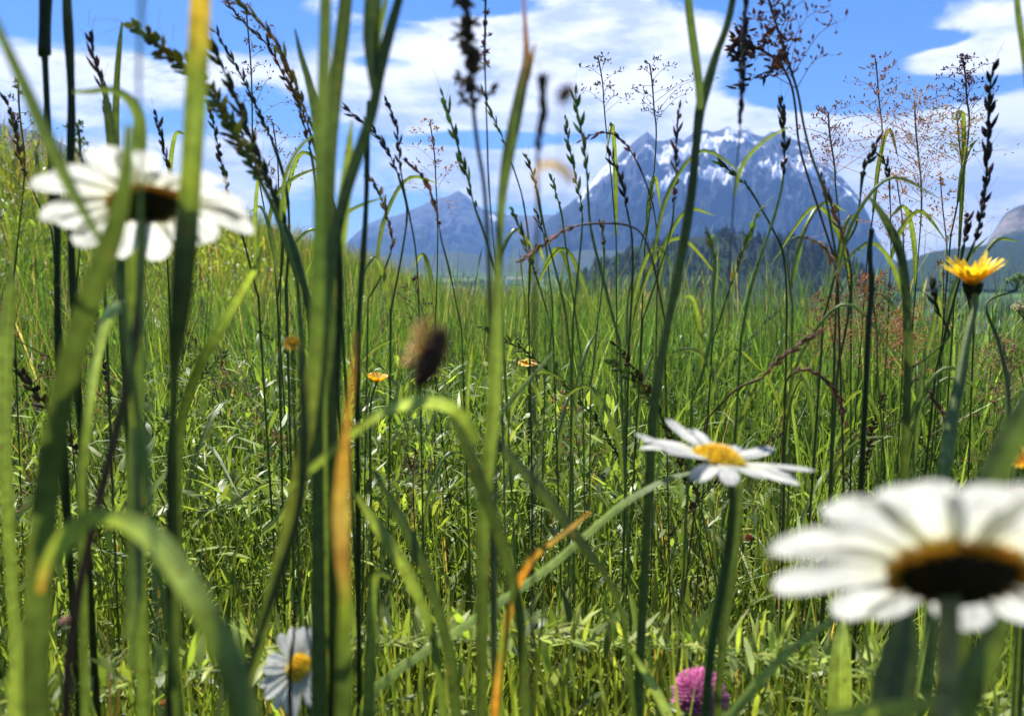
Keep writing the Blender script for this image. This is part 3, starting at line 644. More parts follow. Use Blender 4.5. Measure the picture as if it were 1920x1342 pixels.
# ------------------------------------------------------------------ flowers
def petal_geo(mb, c0, dr, nrm, r0, r1, w, lift, droop, colr, side=0., k=7, S=12, notch=.06):
    t = np.linspace(0, 1, S); b = np.cross(nrm, dr)
    P = c0 + dr[None] * (r0 + (r1 - r0) * t[:, None]) + nrm[None] * ((lift * t - droop * t * t) * r1)[:, None] + b[None] * (side * t * t * r1)[:, None]
    prof = np.where(t < .7, .42 + .58 * np.sin(np.clip(t / .7, 0, 1) * math.pi / 2), np.sqrt(np.maximum(0, 1 - ((t - .7) / .31) ** 2)))
    T = unit(np.gradient(P, axis=0)); Sd = unit(np.cross(T, nrm)); Bn = np.cross(Sd, T)
    u = np.linspace(-1, 1, k) * (1 + 0 * side); ridge = .11 * np.cos(u * 9) + .16 * np.abs(u) ** 2
    V = P[:, None] + .5 * w * prof[:, None, None] * (u[None, :, None] * Sd[:, None] + ridge[None, :, None] * Bn[:, None])
    cut = (.5 + .5 * np.cos(u * 9.4 + side * 20)) * (1 - u * u) * notch * (r1 - r0)
    V[-1] -= T[-1] * cut[:, None]; V[-2] -= T[-2] * cut[:, None] * .5
    i = np.arange(S - 1)[:, None] * k; j = np.arange(k - 1)[None]
    F = np.stack([i + j, i + j + 1, i + k + j + 1, i + k + j], -1).reshape(-1, 4)
    cc = np.repeat(colmap(colr, t), k, 0)
    uv = np.stack(np.broadcast_arrays((u[None] * .5 + .5) * .35, t[:, None]), -1).reshape(-1, 2)
    mb.add(V.reshape(-1, 3), F, cc, uv)
def basis(n):
    n = unit(np.asarray(n, float)); a = unit(np.cross(n, [0, 1, .01])) if abs(n[1]) < .95 else unit(np.cross(n, [1, 0, 0])); return n, a, np.cross(n, a)
def dome(mb, c, n, rad, hgt, count, cin, cout, L):
    n, a, b = basis(n); k = np.arange(count); r = np.sqrt((k + .5) / count); th = k * 2.39996
    P = c + rad * r[:, None] * (np.cos(th)[:, None] * a + np.sin(th)[:, None] * b) + n * (hgt * (1 - r ** 2))[:, None]
    D = n[None] + .9 * r[:, None] ** 2 * (np.cos(th)[:, None] * a + np.sin(th)[:, None] * b)
    cc = np.array(cin)[None] * (1 - r[:, None] ** 2) + np.array(cout)[None] * r[:, None] ** 2
    seeds(mb, P - n * L * .5, D, L * rng.uniform(.8, 1.3, count), L * .42, cc * rng.uniform(.75, 1.2, (count, 1)))
    # solid core
    V = [c + n * hgt * .8]; kk = 20
    for rr in (.5, .95): V += [c + rad * rr * (math.cos(x) * a + math.sin(x) * b) + n * hgt * (.8 - .8 * rr ** 2) for x in np.linspace(0, 6.283, kk, endpoint=False)]
    F1 = [(0, 1 + j, 1 + (j + 1) % kk) for j in range(kk)]; mb.add(V, F1, cin)
    F2 = [(1 + j, 1 + kk + j, 1 + kk + (j + 1) % kk, 1 + (j + 1) % kk) for j in range(kk)]; mb.add(V, F2, cout)
def flower_root(name, label, cat, org, group=None):
    o = bpy.data.objects.new(name, None); col.objects.link(o); o.location = org; return tag(o, label, cat, group)
def daisy(label, cx, cy, d, Rpx, nrm, npet, stem, d1=None, lift=.12, droop=.2, wf=.27, discr=.27, cstem=OL, skip=(), lens=None, petc=WH, seed=1, inv=True, angs=None, rim=False, extra=()):
    r = np.random.default_rng(seed); c = pt(cx, cy, d); Rr = Rpx / FPX * d; n, a, b = basis(nrm)
    A, w, tt = path([(cx, cy, stem[0][2])] + list(stem), d, d1 or d, True, 40)
    A[0] = c - n * Rr * .16; A[1] = A[0] * .5 + A[2] * .5 if len(A) > 2 else A[1]
    org = A[-1]; root = flower_root('daisy', label, 'daisy', org, 'white daisies')
    for k in range(npet):
        if k in skip: continue
        th = 2 * math.pi * (k + r.uniform(-.22, .22)) / npet; dr = math.cos(th) * a + math.sin(th) * b
        ln = Rr * r.uniform(.86, 1.04) * ((lens or {}).get(k, 1)); mb = MB(); zoff = n * Rr * .012 * (k % 3)
        petal_geo(mb, c - n * Rr * .03 + zoff, dr, n, Rr * discr * .78, ln, Rr * wf * r.uniform(.85, 1.12), lift + r.uniform(-.08, .08), droop + r.uniform(-.1, .16), [tuple(np.array(petc) * [.93, .93, .72]), petc, petc], r.uniform(-.1, .1))
        mb.build('petal', M_PETAL, root, org=org)
    for (th, l0, l1, w_, li, dp) in extra:
        mb = MB(); dr = math.cos(th) * a + math.sin(th) * b; petal_geo(mb, c + n * Rr * .03, dr, n, Rr * l0, Rr * l1, Rr * w_, li, dp, petc); mb.build('petal', M_PETAL, root, org=org)
    mb = MB(); dome(mb, c, n, Rr * discr, Rr * .13, 260, (.92, .66, .04), (.94, .76, .07), Rr * .055)
    if rim:   # orange floret ring added to imitate light glowing through the disc edge
        th = rng.uniform(0, 6.283, 240); dd = np.cos(th)[:, None] * a + np.sin(th)[:, None] * b
        seeds(mb, c + dd * Rr * discr * rng.uniform(.86, 1.0, (240, 1)) - n * Rr * rng.uniform(.02, .075, (240, 1)), dd * .8 - n * .35, Rr * .06, Rr * .02, var((.75, .36, .02), .3, 240))
    mb.build('disc', M_DISC, root, org=org)
    mb = MB(); kk = 26
    rings = [(-.055, discr * .93), (-.10, discr * .86), (-.16, discr * .55), (-.19, discr * .16)]
    V = np.array([c + n * Rr * z + Rr * q * (math.cos(x) * a + math.sin(x) * b) for z, q in rings for x in np.linspace(0, 6.283, kk, endpoint=False)])
    i = np.arange(3)[:, None] * kk; j = np.arange(kk)[None]; mb.add(V, np.stack([i + j, i + (j + 1) % kk, i + kk + (j + 1) % kk, i + kk + j], -1).reshape(-1, 4), (.02, .018, .008))
    for q, z, nn in ((.9, -.075, 26), (.68, -.12, 20), (.4, -.165, 14)):
        th = np.arange(nn) * 6.283 / nn; dd = np.cos(th)[:, None] * a + np.sin(th)[:, None] * b
        seeds(mb, c + dd * Rr * discr * (q - .3) + n * Rr * (z - .01), dd + n * .35, Rr * .12, Rr * .03, var((.022, .02, .009), .4, nn))
    mb.build('involucre', M_SEED, root, org=org)
    mb = MB(); tube(mb, catmull(A[::2], 40), np.interp(np.linspace(0, 1, 40), np.linspace(0, 1, len(w)), w * .5), colmap(cstem, np.linspace(0, 1, 40)), 9); mb.build('stem', M_STEM, root, org=org)
    return root

def tiltn(el_deg, yaw_deg):       # normal elevated el above the horizon, heading yaw (0 = away from camera)
    e, y = R(el_deg), R(yaw_deg); return (math.cos(e) * math.sin(y), math.cos(e) * math.cos(y), math.sin(e))
daisy('white daisy at the left seen from beneath, its petals crossed by dark green blades', 274, 374, .20, 198, tiltn(66, -27), 16,
      [(266, 420, 17), (262, 560, 16), (243, 700, 18), (215, 820, 18), (190, 920, 17), (165, 1030, 16), (140, 1150, 17), (120, 1342, 18)], .19, lift=.05, droop=.16, cstem=[(.10, .12, .03), (.12, .09, .03), (.13, .06, .03), (.07, .045, .02)], seed=3, rim=True, wf=.36, discr=.31)
daisy('huge blurred white daisy at the lower right, seen from beneath on a thick olive stem', 1790, 1060, .122, 340, tiltn(44, 11), 15,
      [(1780, 1110, 40), (1776, 1200, 42), (1772, 1342, 44)], .115, lift=.22, droop=.2, cstem=(.20, .21, .06), seed=8, rim=True, discr=.32, wf=.36)
daisy('sharp white daisy with yellow disc, tilted to the right in the middle distance', 1348, 858, .27, 166, tuple(pt(0, 0, 0) * 0 + np.array([.20, -.04, .97])), 17,
      [(1372, 905, 14), (1368, 1000, 16), (1352, 1100, 18), (1335, 1200, 18), (1325, 1300, 18)], .28, lift=.08, droop=.02, cstem=(.05, .10, .025), seed=5, wf=.24)
daisy('small white daisy low down, facing the camera behind a dark stem', 560, 1250, .30, 90, (-.30, -.62, .62), 18,
      [(575, 1290, 9), (580, 1342, 9)], .31, lift=.02, droop=.12, seed=12, cstem=MD)
daisy('white daisy cut by the right edge, only its petal tips showing behind the huge one', 1990, 985, .19, 110, tiltn(50, 20), 16, [(1990, 1100, 12), (1985, 1342, 14)], .19, seed=15)

def yellow_flower(label, cx, cy, d, Rpx, stem, d1, nrm=(0, -.15, 1), n=34, up=.75, colr=YE, cstem=MD, group='yellow flowers'):
    r = np.random.default_rng(int(cx)); c = pt(cx, cy, d); Rr = Rpx / FPX * d; nn, a, b = basis(nrm)
    A, w, tt = path([(cx, cy + 2, stem[0][2])] + list(stem), d, d1, True, 36); A[0] = c
    org = A[-1]; root = flower_root('yellow_flower', label, 'flower', org, group)
    for lay, (ln, u_) in enumerate(((1., up), (.75, up + .35), (.45, up + .6))):
        m = n // (lay + 1)
        for k in range(m):
            th = 2 * math.pi * (k + r.uniform(-.3, .3)) / m; dr = math.cos(th) * a + math.sin(th) * b; mb = MB()
            petal_geo(mb, c, dr, nn, Rr * .05, Rr * ln * r.uniform(.85, 1.1), Rr * .17, u_ + r.uniform(-.15, .15), r.uniform(.05, .3), [(.86, .52, .02), colr, (.92, .72, .05)], r.uniform(-.15, .15), k=3, S=7)
            if lay == 0: mb.build('petal', M_YEL, root, org=org)
            else: inner = inner if k or lay > 1 else MB(); [inner.add(v, f, cc) for v, f, cc in zip(mb.v, mb.f, mb.c)]
    inner.build('inner_florets', M_YEL, root, org=org)
    mb = MB(); th = np.arange(30) * 2.4; dd = np.cos(th)[:, None] * a + np.sin(th)[:, None] * b
    seeds(mb, c - nn * Rr * .42 + dd * Rr * .10, nn[None] + dd * .42, Rr * .62, Rr * .075, var((.05, .05, .02), .35, 30)); mb.build('involucre', M_SEED, root, org=org)
    mb = MB(); A[0] = c - nn * Rr * .38; tube(mb, A, w * .5, colmap(cstem, tt), 8); mb.build('stem', M_STEM, root, org=org); return root
yellow_flower('bright yellow many-rayed flower high on the right with dark bracts beneath', 1824, 538, .40, 54,
              [(1828, 570, 12), (1812, 640, 15), (1798, 720, 19), (1782, 800, 23), (1770, 880, 24)], .36, (-.12, -.12, 1), up=1.0, cstem=[BR, MD, BR])
yellow_flower('orange flower at the right edge above the huge daisy', 1925, 870, .3, 34, [(1925, 930, 8), (1925, 1100, 9)], .3, (-.2, -.4, 1), n=20, up=.5, colr=(.85, .38, .02))

def buttercup(label, cx, cy, d, Rpx, stem, d1, nrm, up=.9, colr=(.88, .46, .01)):
    r = np.random.default_rng(int(cx + cy)); c = pt(cx, cy, d); Rr = Rpx / FPX * d; nn, a, b = basis(nrm)
    A, w, tt = path([(cx, cy, stem[0][2])] + list(stem), d, d1, True, 30); org = A[-1]; root = flower_root('buttercup', label, 'flower', org, 'orange-yellow buttercups in the grass')
    for k in range(5):
        th = 2 * math.pi * (k + r.uniform(-.1, .1)) / 5; mb = MB(); petal_geo(mb, c, math.cos(th) * a + math.sin(th) * b, nn, Rr * .02, Rr, Rr * 1.05, up, .15, colr, k=7, S=9); mb.build('petal', M_YEL, root, org=org)
    mb = MB(); dome(mb, c + nn * Rr * .15, nn, Rr * .28, Rr * .2, 50, (.6, .6, .03), (.85, .5, .02), Rr * .14); mb.build('stamens', M_DISC, root, org=org)
    mb = MB(); tube(mb, A, w * .5, colmap(MD, tt), 6); mb.build('stem', M_STEM, root, org=org)
buttercup('round orange-yellow buttercup left of the thick centre-left stems', 548, 645, .3, 16, [(549, 690, 5), (552, 800, 6)], .31, (.1, -.75, .6), .35)
buttercup('cup-shaped orange-yellow buttercup just right of the thick centre-left stems', 706, 716, .62, 21, [(695, 760, 4), (694, 850, 5)], .64, (.1, -.1, 1), .8)
buttercup('flat orange-yellow buttercup right of the tall centre stem', 990, 682, .8, 19, [(992, 720, 4), (992, 820, 5)], .82, (0, -.25, 1), .25)
buttercup('tiny orange bud low in the grass right of the tall centre stem', 1057, 768, 1.1, 8, [(1058, 790, 3), (1058, 830, 3)], 1.1, (0, -.3, 1), .8)
buttercup('orange petal blossom at the very edge, beside the huge daisy', 1912, 925, .3, 14, [(1914, 960, 5), (1915, 1010, 5)], .3, (-.3, -.5, .8), .5)

def clover(label, cx, cy, d, Rpx, c1, c2, seed=0, n=150, stem=8):
    c = pt(cx, cy, d); Rr = Rpx / FPX * d; A, w, tt = path([(cx, cy + Rpx * .6, stem), (cx + 4, cy + Rpx * 2.4, stem)], d, d, True, 20); org = A[-1]
    root = flower_root('clover', label, 'clover', org, 'clover heads low in the grass')
    k = np.arange(n); z = 1 - 1.45 * (k + .5) / n; th = k * 2.39996; q = np.sqrt(1 - z * z); D = np.stack([q * np.cos(th), q * np.sin(th), z], 1)
    cc = np.array(c2)[None] * (z[:, None] * .5 + .5) + np.array(c1)[None] * (.5 - z[:, None] * .5)
    mb = MB(); seeds(mb, c + D * Rr * .42, D + [0, 0, .55], Rr * rng.uniform(.38, .56, n), Rr * .16, np.clip(cc * rng.uniform(.7, 1.3, (n, 1)), 0, 1)); mb.build('flower_head', M_PETAL, root, org=org)
    mb = MB(); tube(mb, A, w * .5, colmap(MD, tt), 7); mb.build('stem', M_STEM, root, org=org)
    for a_ in (0, 2.1, 4.2):
        dr = np.array([math.cos(a_), math.sin(a_), 0.]); mb = MB(); petal_geo(mb, c - np.array([0, 0, Rr * .75]), dr, np.array([0, 0, 1.]), 0, Rr * 1.3, Rr * .8, .3, .35, BR); mb.build('leaflet', M_LEAF, root, org=org)
clover('round magenta clover head at the bottom of the view', 1311, 1308, .36, 62, (.42, .12, .24), (.80, .30, .56), n=260)
clover('faded orange-pink clover bud beside the mid-height daisy stem', 1405, 1010, .75, 12, (.30, .10, .04), (.5, .22, .12), n=60, stem=4)
clover('small pale pink clover head under the huge daisy at the right edge', 1905, 1198, .6, 15, (.6, .3, .3), (.75, .5, .5), n=60, stem=4)
clover('faded pinkish bud against the brown daisy stem at lower left', 124, 1168, .3, 17, (.4, .25, .15), (.62, .42, .33), n=60, stem=4)
clover('little orange-brown bud at the bottom edge on the left', 304, 1322, .5, 14, (.5, .2, .05), (.7, .38, .15), n=50, stem=4)

def plantain(label, path_px, d, wpx, stem, halo=True, c1=(.07, .042, .022), c2=(.17, .10, .065), cs=OL):
    H = catmull([pt(x, y, d) for x, y in path_px], 16); rad = wpx / FPX * d * .5
    A, w, tt = path([(path_px[-1][0], path_px[-1][1], stem[0][2])] + list(stem), d, d, True, 30); org = A[-1]; root = flower_root('plantain', label, 'plantain', org, None)
    mb = MB(); prof = np.sin(np.linspace(.25, 2.9, 16)) ** .6; tube(mb, H, rad * .8 * prof, c1, 10)
    n = 170; q = rng.uniform(0, 1, n); P = np.stack([np.interp(q, np.linspace(0, 1, 16), H[:, i]) for i in range(3)], 1); D = unit(rng.normal(0, 1, (n, 3)))
    rr = np.interp(q, np.linspace(0, 1, 16), prof)[:, None] * rad; seeds(mb, P + D * rr * .6, D, rad * .4, rad * .13, var(c2, .5, n)); mb.build('flower_head', M_SEED, root, org=org)
    if halo:
        mb = MB(); n = 46; q = rng.uniform(.05, .6, n); P = np.stack([np.interp(q, np.linspace(0, 1, 16), H[:, i]) for i in range(3)], 1); D = unit(rng.normal(0, .5, (n, 3)) + np.array([-1.0, 0, .35]))
        for p_, d_ in zip(P, D): tube(mb, [p_ + d_ * rad * .7, p_ + d_ * rad * 1.15, p_ + d_ * rad * 1.5], .00010, TN, 3)
        seeds(mb, P + D * rad * 1.4, D, rad * .3, rad * .09, var((.72, .62, .42), .2, n)); mb.build('stamens', M_SEED, root, org=org)
    mb = MB(); tube(mb, A, w * .5, colmap(cs, tt), 7); mb.build('stem', M_STEM, root, org=org)
plantain('blurred dark brown plantain head floating in front of the grass at the centre', [(826, 622), (815, 655), (798, 695), (784, 722)], .135, 62, [(775, 780, 5), (755, 860, 6), (720, 1000, 7)], cs=MD)
plantain('small blurred brown seed head against the white cloud, right of the centre stem', [(1068, 163), (1060, 176), (1052, 188)], .13, 32, [(1051, 240, 2), (1055, 420, 3), (1062, 700, 4)], False, (.12, .06, .03), (.25, .15, .08))

def umbel(label, cx, cy, d, Rpx, stem, d1, c1, c2, n=16, group=None):
    c = pt(cx, cy, d); Rr = Rpx / FPX * d; A, w, tt = path([(cx, cy + Rpx, stem[0][2])] + list(stem), d, d1, True, 30); org = A[-1]; root = flower_root('umbel', label, 'flower', org, group)
    mr = MB(); mf = MB(); b0 = A[0]
    for k in range(n):
        dr = unit(np.array([math.cos(k * 2.4), math.sin(k * 2.4), 0]) * rng.uniform(.2, 1.1) + [0, 0, 1.1]); e = b0 + dr * Rr * rng.uniform(1, 1.5); tube(mr, [b0, (b0 + e) / 2, e], Rr * .03, c1, 4)
        D = unit(rng.normal(0, 1, (16, 3)) + [0, 0, .6]); seeds(mf, e + D * Rr * .06, D, Rr * .26, Rr * .1, var(c2, .3, 16))
    mr.build('ray', M_STEM, root, org=org); mf.build('florets', M_YEL, root, org=org); mb = MB(); tube(mb, A, w * .5, colmap(MD, tt), 6); mb.build('stem', M_STEM, root, org=org)
umbel('pale green budding umbel at the right edge beside the yellow flower', 1906, 525, .45, 18, [(1850, 570, 5), (1872, 640, 7), (1888, 720, 8), (1888, 800, 8)], .43, MD, (.45, .58, .20))
umbel('cream umbel cut by the right edge below the green one', 1925, 580, .6, 26, [(1925, 640, 5), (1925, 740, 5)], .6, MD, (.66, .66, .42))

# ------------------------------------------------------------------ stalks and blades, left third
DKG = (.026, .046, .011)
stalk('thick dark stem near the top left corner with a pale node', [(84, -60, 24), (84, 30, 24), (85, 100, 23), (86, 112, 11), (91, 260, 13), (97, 340, 14), (105, 430, 14), (108, 560, 12), (113, 720, 12)], .34, .36, [DKG, DKG, (.03, .05, .012), DKG, DKG])
stalk('straight dark stem just right of the thick one with the node', [(126, -60, 17), (129, 60, 17), (131, 180, 15), (132, 300, 14), (136, 480, 13), (141, 660, 13)], .33, .35, [(.10, .12, .03), DKG, DKG, DKG])
blade('light green blade sloping down from the left edge across the daisy petals', [(-30, -20, 10), (0, 60, 16), (48, 165, 22), (92, 265, 26), (132, 350, 22), (165, 410, 14), (195, 465, 12), (230, 560, 14)], .155, .165, [BR, MD, BR, MD], .35)
stalk('short dark ryegrass spike leaning left, left of the hooked leaf', [(167, 65, 9), (178, 110, 13), (192, 160, 13), (203, 235, 9), (216, 330, 9), (222, 480, 9)], .42, .44, DK, 'spike', BN, 3, L=.009)
blade('narrow dark pointed blade standing behind the hooked leaf', [(229, 42, 3), (224, 90, 9), (219, 160, 11), (217, 260, 13), (220, 400, 14)], .4, .42, [DKG, DK, DK], .2)
blade('dark upright blade behind the hook of the bent leaf', [(196, 160, 6), (204, 220, 16), (214, 290, 22), (222, 360, 22), (228, 480, 22)], .36, .37, [DKG, DK, DK], .2)
blade('hooked light green leaf bent over at the top above the left daisy', [(138, 172, 7), (168, 172, 10), (205, 168, 13), (235, 180, 17), (256, 205, 22), (264, 240, 22), (262, 300, 24), (258, 380, 24), (250, 480, 24)], .215, .23, [BR, MD, BR, MD, BR, LM, MD], .3)
stalk('pale thin blurred stalk rising above the hooked leaf', [(262, -40, 9), (263, 60, 9), (262, 170, 7), (262, 300, 7), (262, 420, 7)], .13, .15, (.28, .38, .12))
blade('broad yellow-lit upright blade, dark where it ends over the left daisy', [(379, -60, 34), (376, 30, 38), (371, 130, 39), (364, 250, 39), (358, 350, 38), (349, 460, 44), (341, 560, 40), (331, 650, 28), (325, 716, 14)], .172, .18,
      [(.55, .36, .04), (.45, .33, .04), YG, BR, YG, DK, DKG, DKG, DK], .25, .5)  # sunlit yellow of the upper part is put into the colour; lower end darker
stalk('dark stem below the tip of the broad yellow-lit blade', [(326, 700, 10), (322, 800, 13), (320, 950, 14), (318, 1150, 15), (318, 1380, 15)], .25, .25, DKG)
stalk('fat rough green spike arching from the upper left behind the broad blade', [(252, 48, 20), (285, 72, 26), (315, 100, 28), (345, 122, 27), (372, 148, 27), (398, 185, 26), (425, 232, 26), (450, 275, 24), (470, 330, 14), (484, 400, 14), (496, 520, 14)], .33, .35, MD, 'spike', (.10, .11, .03), 8, dens=2.2, L=.0065, out=.9, fat=.34)
stalk('slim dark spike arching steeply, first right of the broad blade', [(393, 85, 7), (425, 150, 12), (455, 220, 15), (485, 290, 17), (510, 350, 18), (535, 430, 22), (555, 500, 24), (572, 580, 22)], .36, .38, DK, 'spike', (.045, .05, .02), 5, L=.009)
stalk('long open spike arching from top edge to the thick centre-left stems', [(425, -5, 8), (470, 25, 12), (505, 65, 13), (532, 112, 14), (556, 165, 12), (578, 220, 9), (592, 280, 9), (600, 400, 9)], .42, .44, DK, 'spike', (.14, .12, .05), 5, dens=.9, L=.008)
stalk('second arching spike close above the first from the top edge', [(415, -10, 5), (455, 40, 9), (500, 85, 10), (530, 140, 10), (560, 190, 9), (580, 250, 7), (596, 340, 7)], .5, .52, DK, 'spike', (.10, .08, .04), 5, dens=.7, L=.007)
blade('pointed dark blade leaning left beside the thick centre-left stems', [(553, 55, 3), (565, 105, 10), (580, 155, 14), (592, 210, 18), (602, 300, 20), (606, 420, 20)], .33, .34, [DKG, DK, MD, MD], .4)
blade('tall green blade rising through the top edge, left one of the thick centre-left pair', [(612, -60, 20), (610, 60, 22), (606, 200, 24), (600, 360, 22), (598, 520, 24), (588, 700, 28), (560, 900, 26), (505, 1130, 22), (440, 1380, 22)], .2, .22, [DK, MD, (.05, .10, .02), MD, OL, MD, OL], .3)
blade('dark tall blade rising through the top edge, right one of the thick centre-left pair', [(655, -60, 20), (645, 40, 26), (632, 150, 26), (622, 280, 20), (618, 420, 18), (620, 600, 20), (622, 760, 20)], .24, .25, [DKG, DK, DKG, DK], .25)
blade('wide dark leaf hanging from the top edge, right of the thick centre-left stems', [(704, -60, 26), (700, 0, 32), (696, 70, 30), (697, 130, 18), (700, 170, 10)], .235, .235, [DK, DKG, DKG], .3, ground_=False)
stalk('strong bright stem slanting down left from the top edge, beside the thick pair', [(765, -50, 14), (735, 40, 18), (712, 120, 24), (698, 200, 22), (680, 265, 20), (655, 345, 24), (635, 420, 26), (612, 520, 26), (600, 640, 26), (592, 780, 24)], .235, .25, [MD, MD, BR, MD, BR, MD], leaves=[([(725, -50, 6), (722, 10, 10), (708, 70, 14), (703, 130, 12)], .237, MD)])
stalk('thin dark upright stem right of the slanting bright one', [(694, 190, 9), (688, 300, 10), (682, 420, 11), (676, 560, 11), (672, 700, 11), (668, 820, 11)], .33, .34, [DKG, DK, DKG])
blade('bright green blade tip behind the slanting bright stem', [(660, 225, 3), (655, 275, 14), (650, 340, 22), (640, 420, 28), (625, 520, 30), (612, 620, 28)], .26, .26, [BR, LM, BR, MD], .3)
blade('broad dark blurred blade crossing in front of the left daisy disc', [(243, 235, 16), (240, 290, 20), (232, 360, 27), (215, 435, 38), (185, 520, 42), (158, 600, 43), (130, 700, 43), (108, 800, 43), (90, 920, 46), (78, 1050, 48), (70, 1250, 48)], .15, .16, [MD, DK, DK, DK, MD, DK], .45, .35)
blade('pale folded leaf arching over left of the brownish daisy stem', [(252, 567, 20), (232, 570, 22), (210, 580, 22), (196, 602, 20), (187, 635, 18), (178, 680, 16), (165, 760, 16), (150, 900, 16)], .24, .25, [PL, PL, PL, BR, MD], -.9)
blade('dark diagonal blade with bright tip right of the broad dark blade end', [(492, 462, 3), (480, 500, 10), (455, 545, 14), (420, 605, 17), (385, 665, 18), (352, 745, 18), (335, 830, 16)], .33, .34, [LM, LM, MD, DKG, DKG, DK], .3)
blade('light green narrow blade along the left edge', [(20, 500, 4), (20, 545, 18), (14, 620, 24), (10, 720, 22), (10, 860, 20)], .3, .3, [MD, BR, BR], .3)
blade('green blade ending in a rounded tip beneath the arching leaf with painted glints', [(240, 1200, 16), (248, 1150, 26), (252, 1080, 28), (252, 980, 28), (250, 880, 26), (255, 800, 20)], .2, .21, [BR, MD, MD, BR], .2, ground_=False)
blade('big arching leaf at the lower left with pale painted glints along its top', [(78, 1110, 14), (96, 1060, 32), (130, 1005, 40), (165, 975, 32), (205, 970, 30), (250, 985, 38), (290, 1015, 46), (325, 1055, 46), (360, 1110, 46), (395, 1170, 50), (425, 1235, 54), (450, 1310, 56), (470, 1400, 56)], .14, .13, [OR, LM, LM, LM, PL, PL, PL, BR, BR, MD, MD, DK], -.5, .3)  # backlit lime and the pale glints on top are painted into the colours
blade('lime pointed blade standing in the bottom left corner', [(36, 1165, 6), (38, 1210, 26), (40, 1270, 40), (42, 1380, 44)], .22, .22, [BR, LM, LM], .2)
blade('wide green blade with orange middle in front of the thick centre-left stems', [(665, 620, 3), (660, 720, 7), (650, 800, 14), (643, 880, 24), (640, 960, 31), (642, 1040, 27), (648, 1110, 21), (648, 1180, 26), (648, 1260, 32), (646, 1400, 36)], .17, .175,
      [(.20, .12, .04), (.35, .16, .03), OR, OR, (.48, .34, .10), (.36, .20, .06), YG, MD, DK, DK], .25, .35)
blade('arched leaf with a pale painted glint below the brown plantain head', [(532, 925, 5), (565, 895, 11), (605, 862, 14), (650, 822, 14), (700, 785, 15), (750, 762, 18), (800, 755, 24), (845, 765, 24), (875, 795, 20), (890, 830, 22)], .19, .21, [BR, BR, LM, BR, PL, PL, BR, MD], -.6, ground_=False)  # pale stretch at the top is a sun glint put into the colour
blade('dark descending half-folded leaf under the arched leaf with the painted glint', [(842, 765, 8), (860, 800, 18), (880, 850, 24), (905, 915, 26), (930, 980, 24), (955, 1060, 20), (975, 1150, 20)], .215, .23, [DK, DKG, DK, DK], .4)
stalk('dark slim stem at the right hand side of the thick centre-left pair, low down', [(636, 440, 12), (634, 600, 16), (628, 760, 18), (624, 900, 18), (620, 1050, 18)], .26, .27, DKG)
stalk('olive blurred stem below the thick centre-left pair', [(560, 640, 14), (572, 800, 22), (560, 950, 22), (515, 1100, 18), (470, 1250, 16), (440, 1380, 16)], .165, .17, (.09, .12, .03))
stalk('dark stem crossing in front of the small low daisy', [(552, 1150, 6), (548, 1200, 7), (545, 1280, 8), (540, 1390, 8)], .27, .27, (.03, .02, .012))
blade('short bright blade left of the arched leaf base, low centre-left', [(490, 1000, 6), (520, 975, 14), (545, 940, 12), (575, 900, 8)], .5, .5, LM, .3, ground_=False)
blade('bright lime blade slanting down right under the arched leaf', [(668, 925, 8), (700, 975, 20), (735, 1025, 26), (765, 1075, 24), (790, 1130, 18), (815, 1200, 16)], .25, .27, [BR, LM, LM, BR, MD], .3)
blade('dark slanting blade alongside the lime one under the arched leaf', [(700, 880, 6), (745, 960, 18), (785, 1040, 20), (815, 1120, 20), (845, 1230, 20)], .28, .29, DK, .3)
blade('curled green blade right of the orange-middled blade near the bottom', [(735, 1085, 6), (712, 1075, 12), (700, 1095, 16), (697, 1160, 18), (692, 1250, 20), (690, 1380, 20)], .3, .3, [BR, BR, MD], .3)
blade('dark green diagonal blade descending right from the tall centre stem', [(925, 820, 14), (965, 865, 20), (1010, 915, 22), (1055, 970, 22), (1100, 1030, 18), (1140, 1085, 12), (1170, 1160, 10)], .26, .28, [DK, DK, DKG, DK], .35)
blade('thin pale blade slanting up right from beside the tall centre stem', [(1037, 660, 3), (1010, 692, 6), (975, 732, 8), (940, 775, 8), (915, 820, 8)], .33, .33, [PL, BR, BR], -.6, ground_=False)
blade('long pale green blade bending to the right across the lower centre', [(1310, 882, 3), (1265, 893, 8), (1220, 912, 11), (1165, 945, 13), (1100, 1000, 14), (1040, 1052, 15), (990, 1090, 15), (930, 1130, 16), (865, 1175, 16), (780, 1230, 16), (700, 1290, 16)], .32, .34, [BR, BR, LM, LM, LM, BR, LM, BR, LM], -1.0)
blade('bent orange dried blade in the lower centre', [(1108, 958, 3), (1075, 985, 8), (1040, 1012, 9), (1005, 1040, 12), (985, 1068, 14), (970, 1100, 12), (955, 1150, 15), (945, 1210, 16), (935, 1270, 16), (922, 1400, 16)], .25, .27, [OR, TN, OR, (.5, .2, .03), OR, YG, OR, (.5, .22, .03), OR], .3)
blade('short pale blade slanting up in the lower centre-left', [(735, 1275, 5), (715, 1290, 12), (690, 1310, 14), (660, 1340, 14)], .45, .45, PL, -.6, ground_=False)

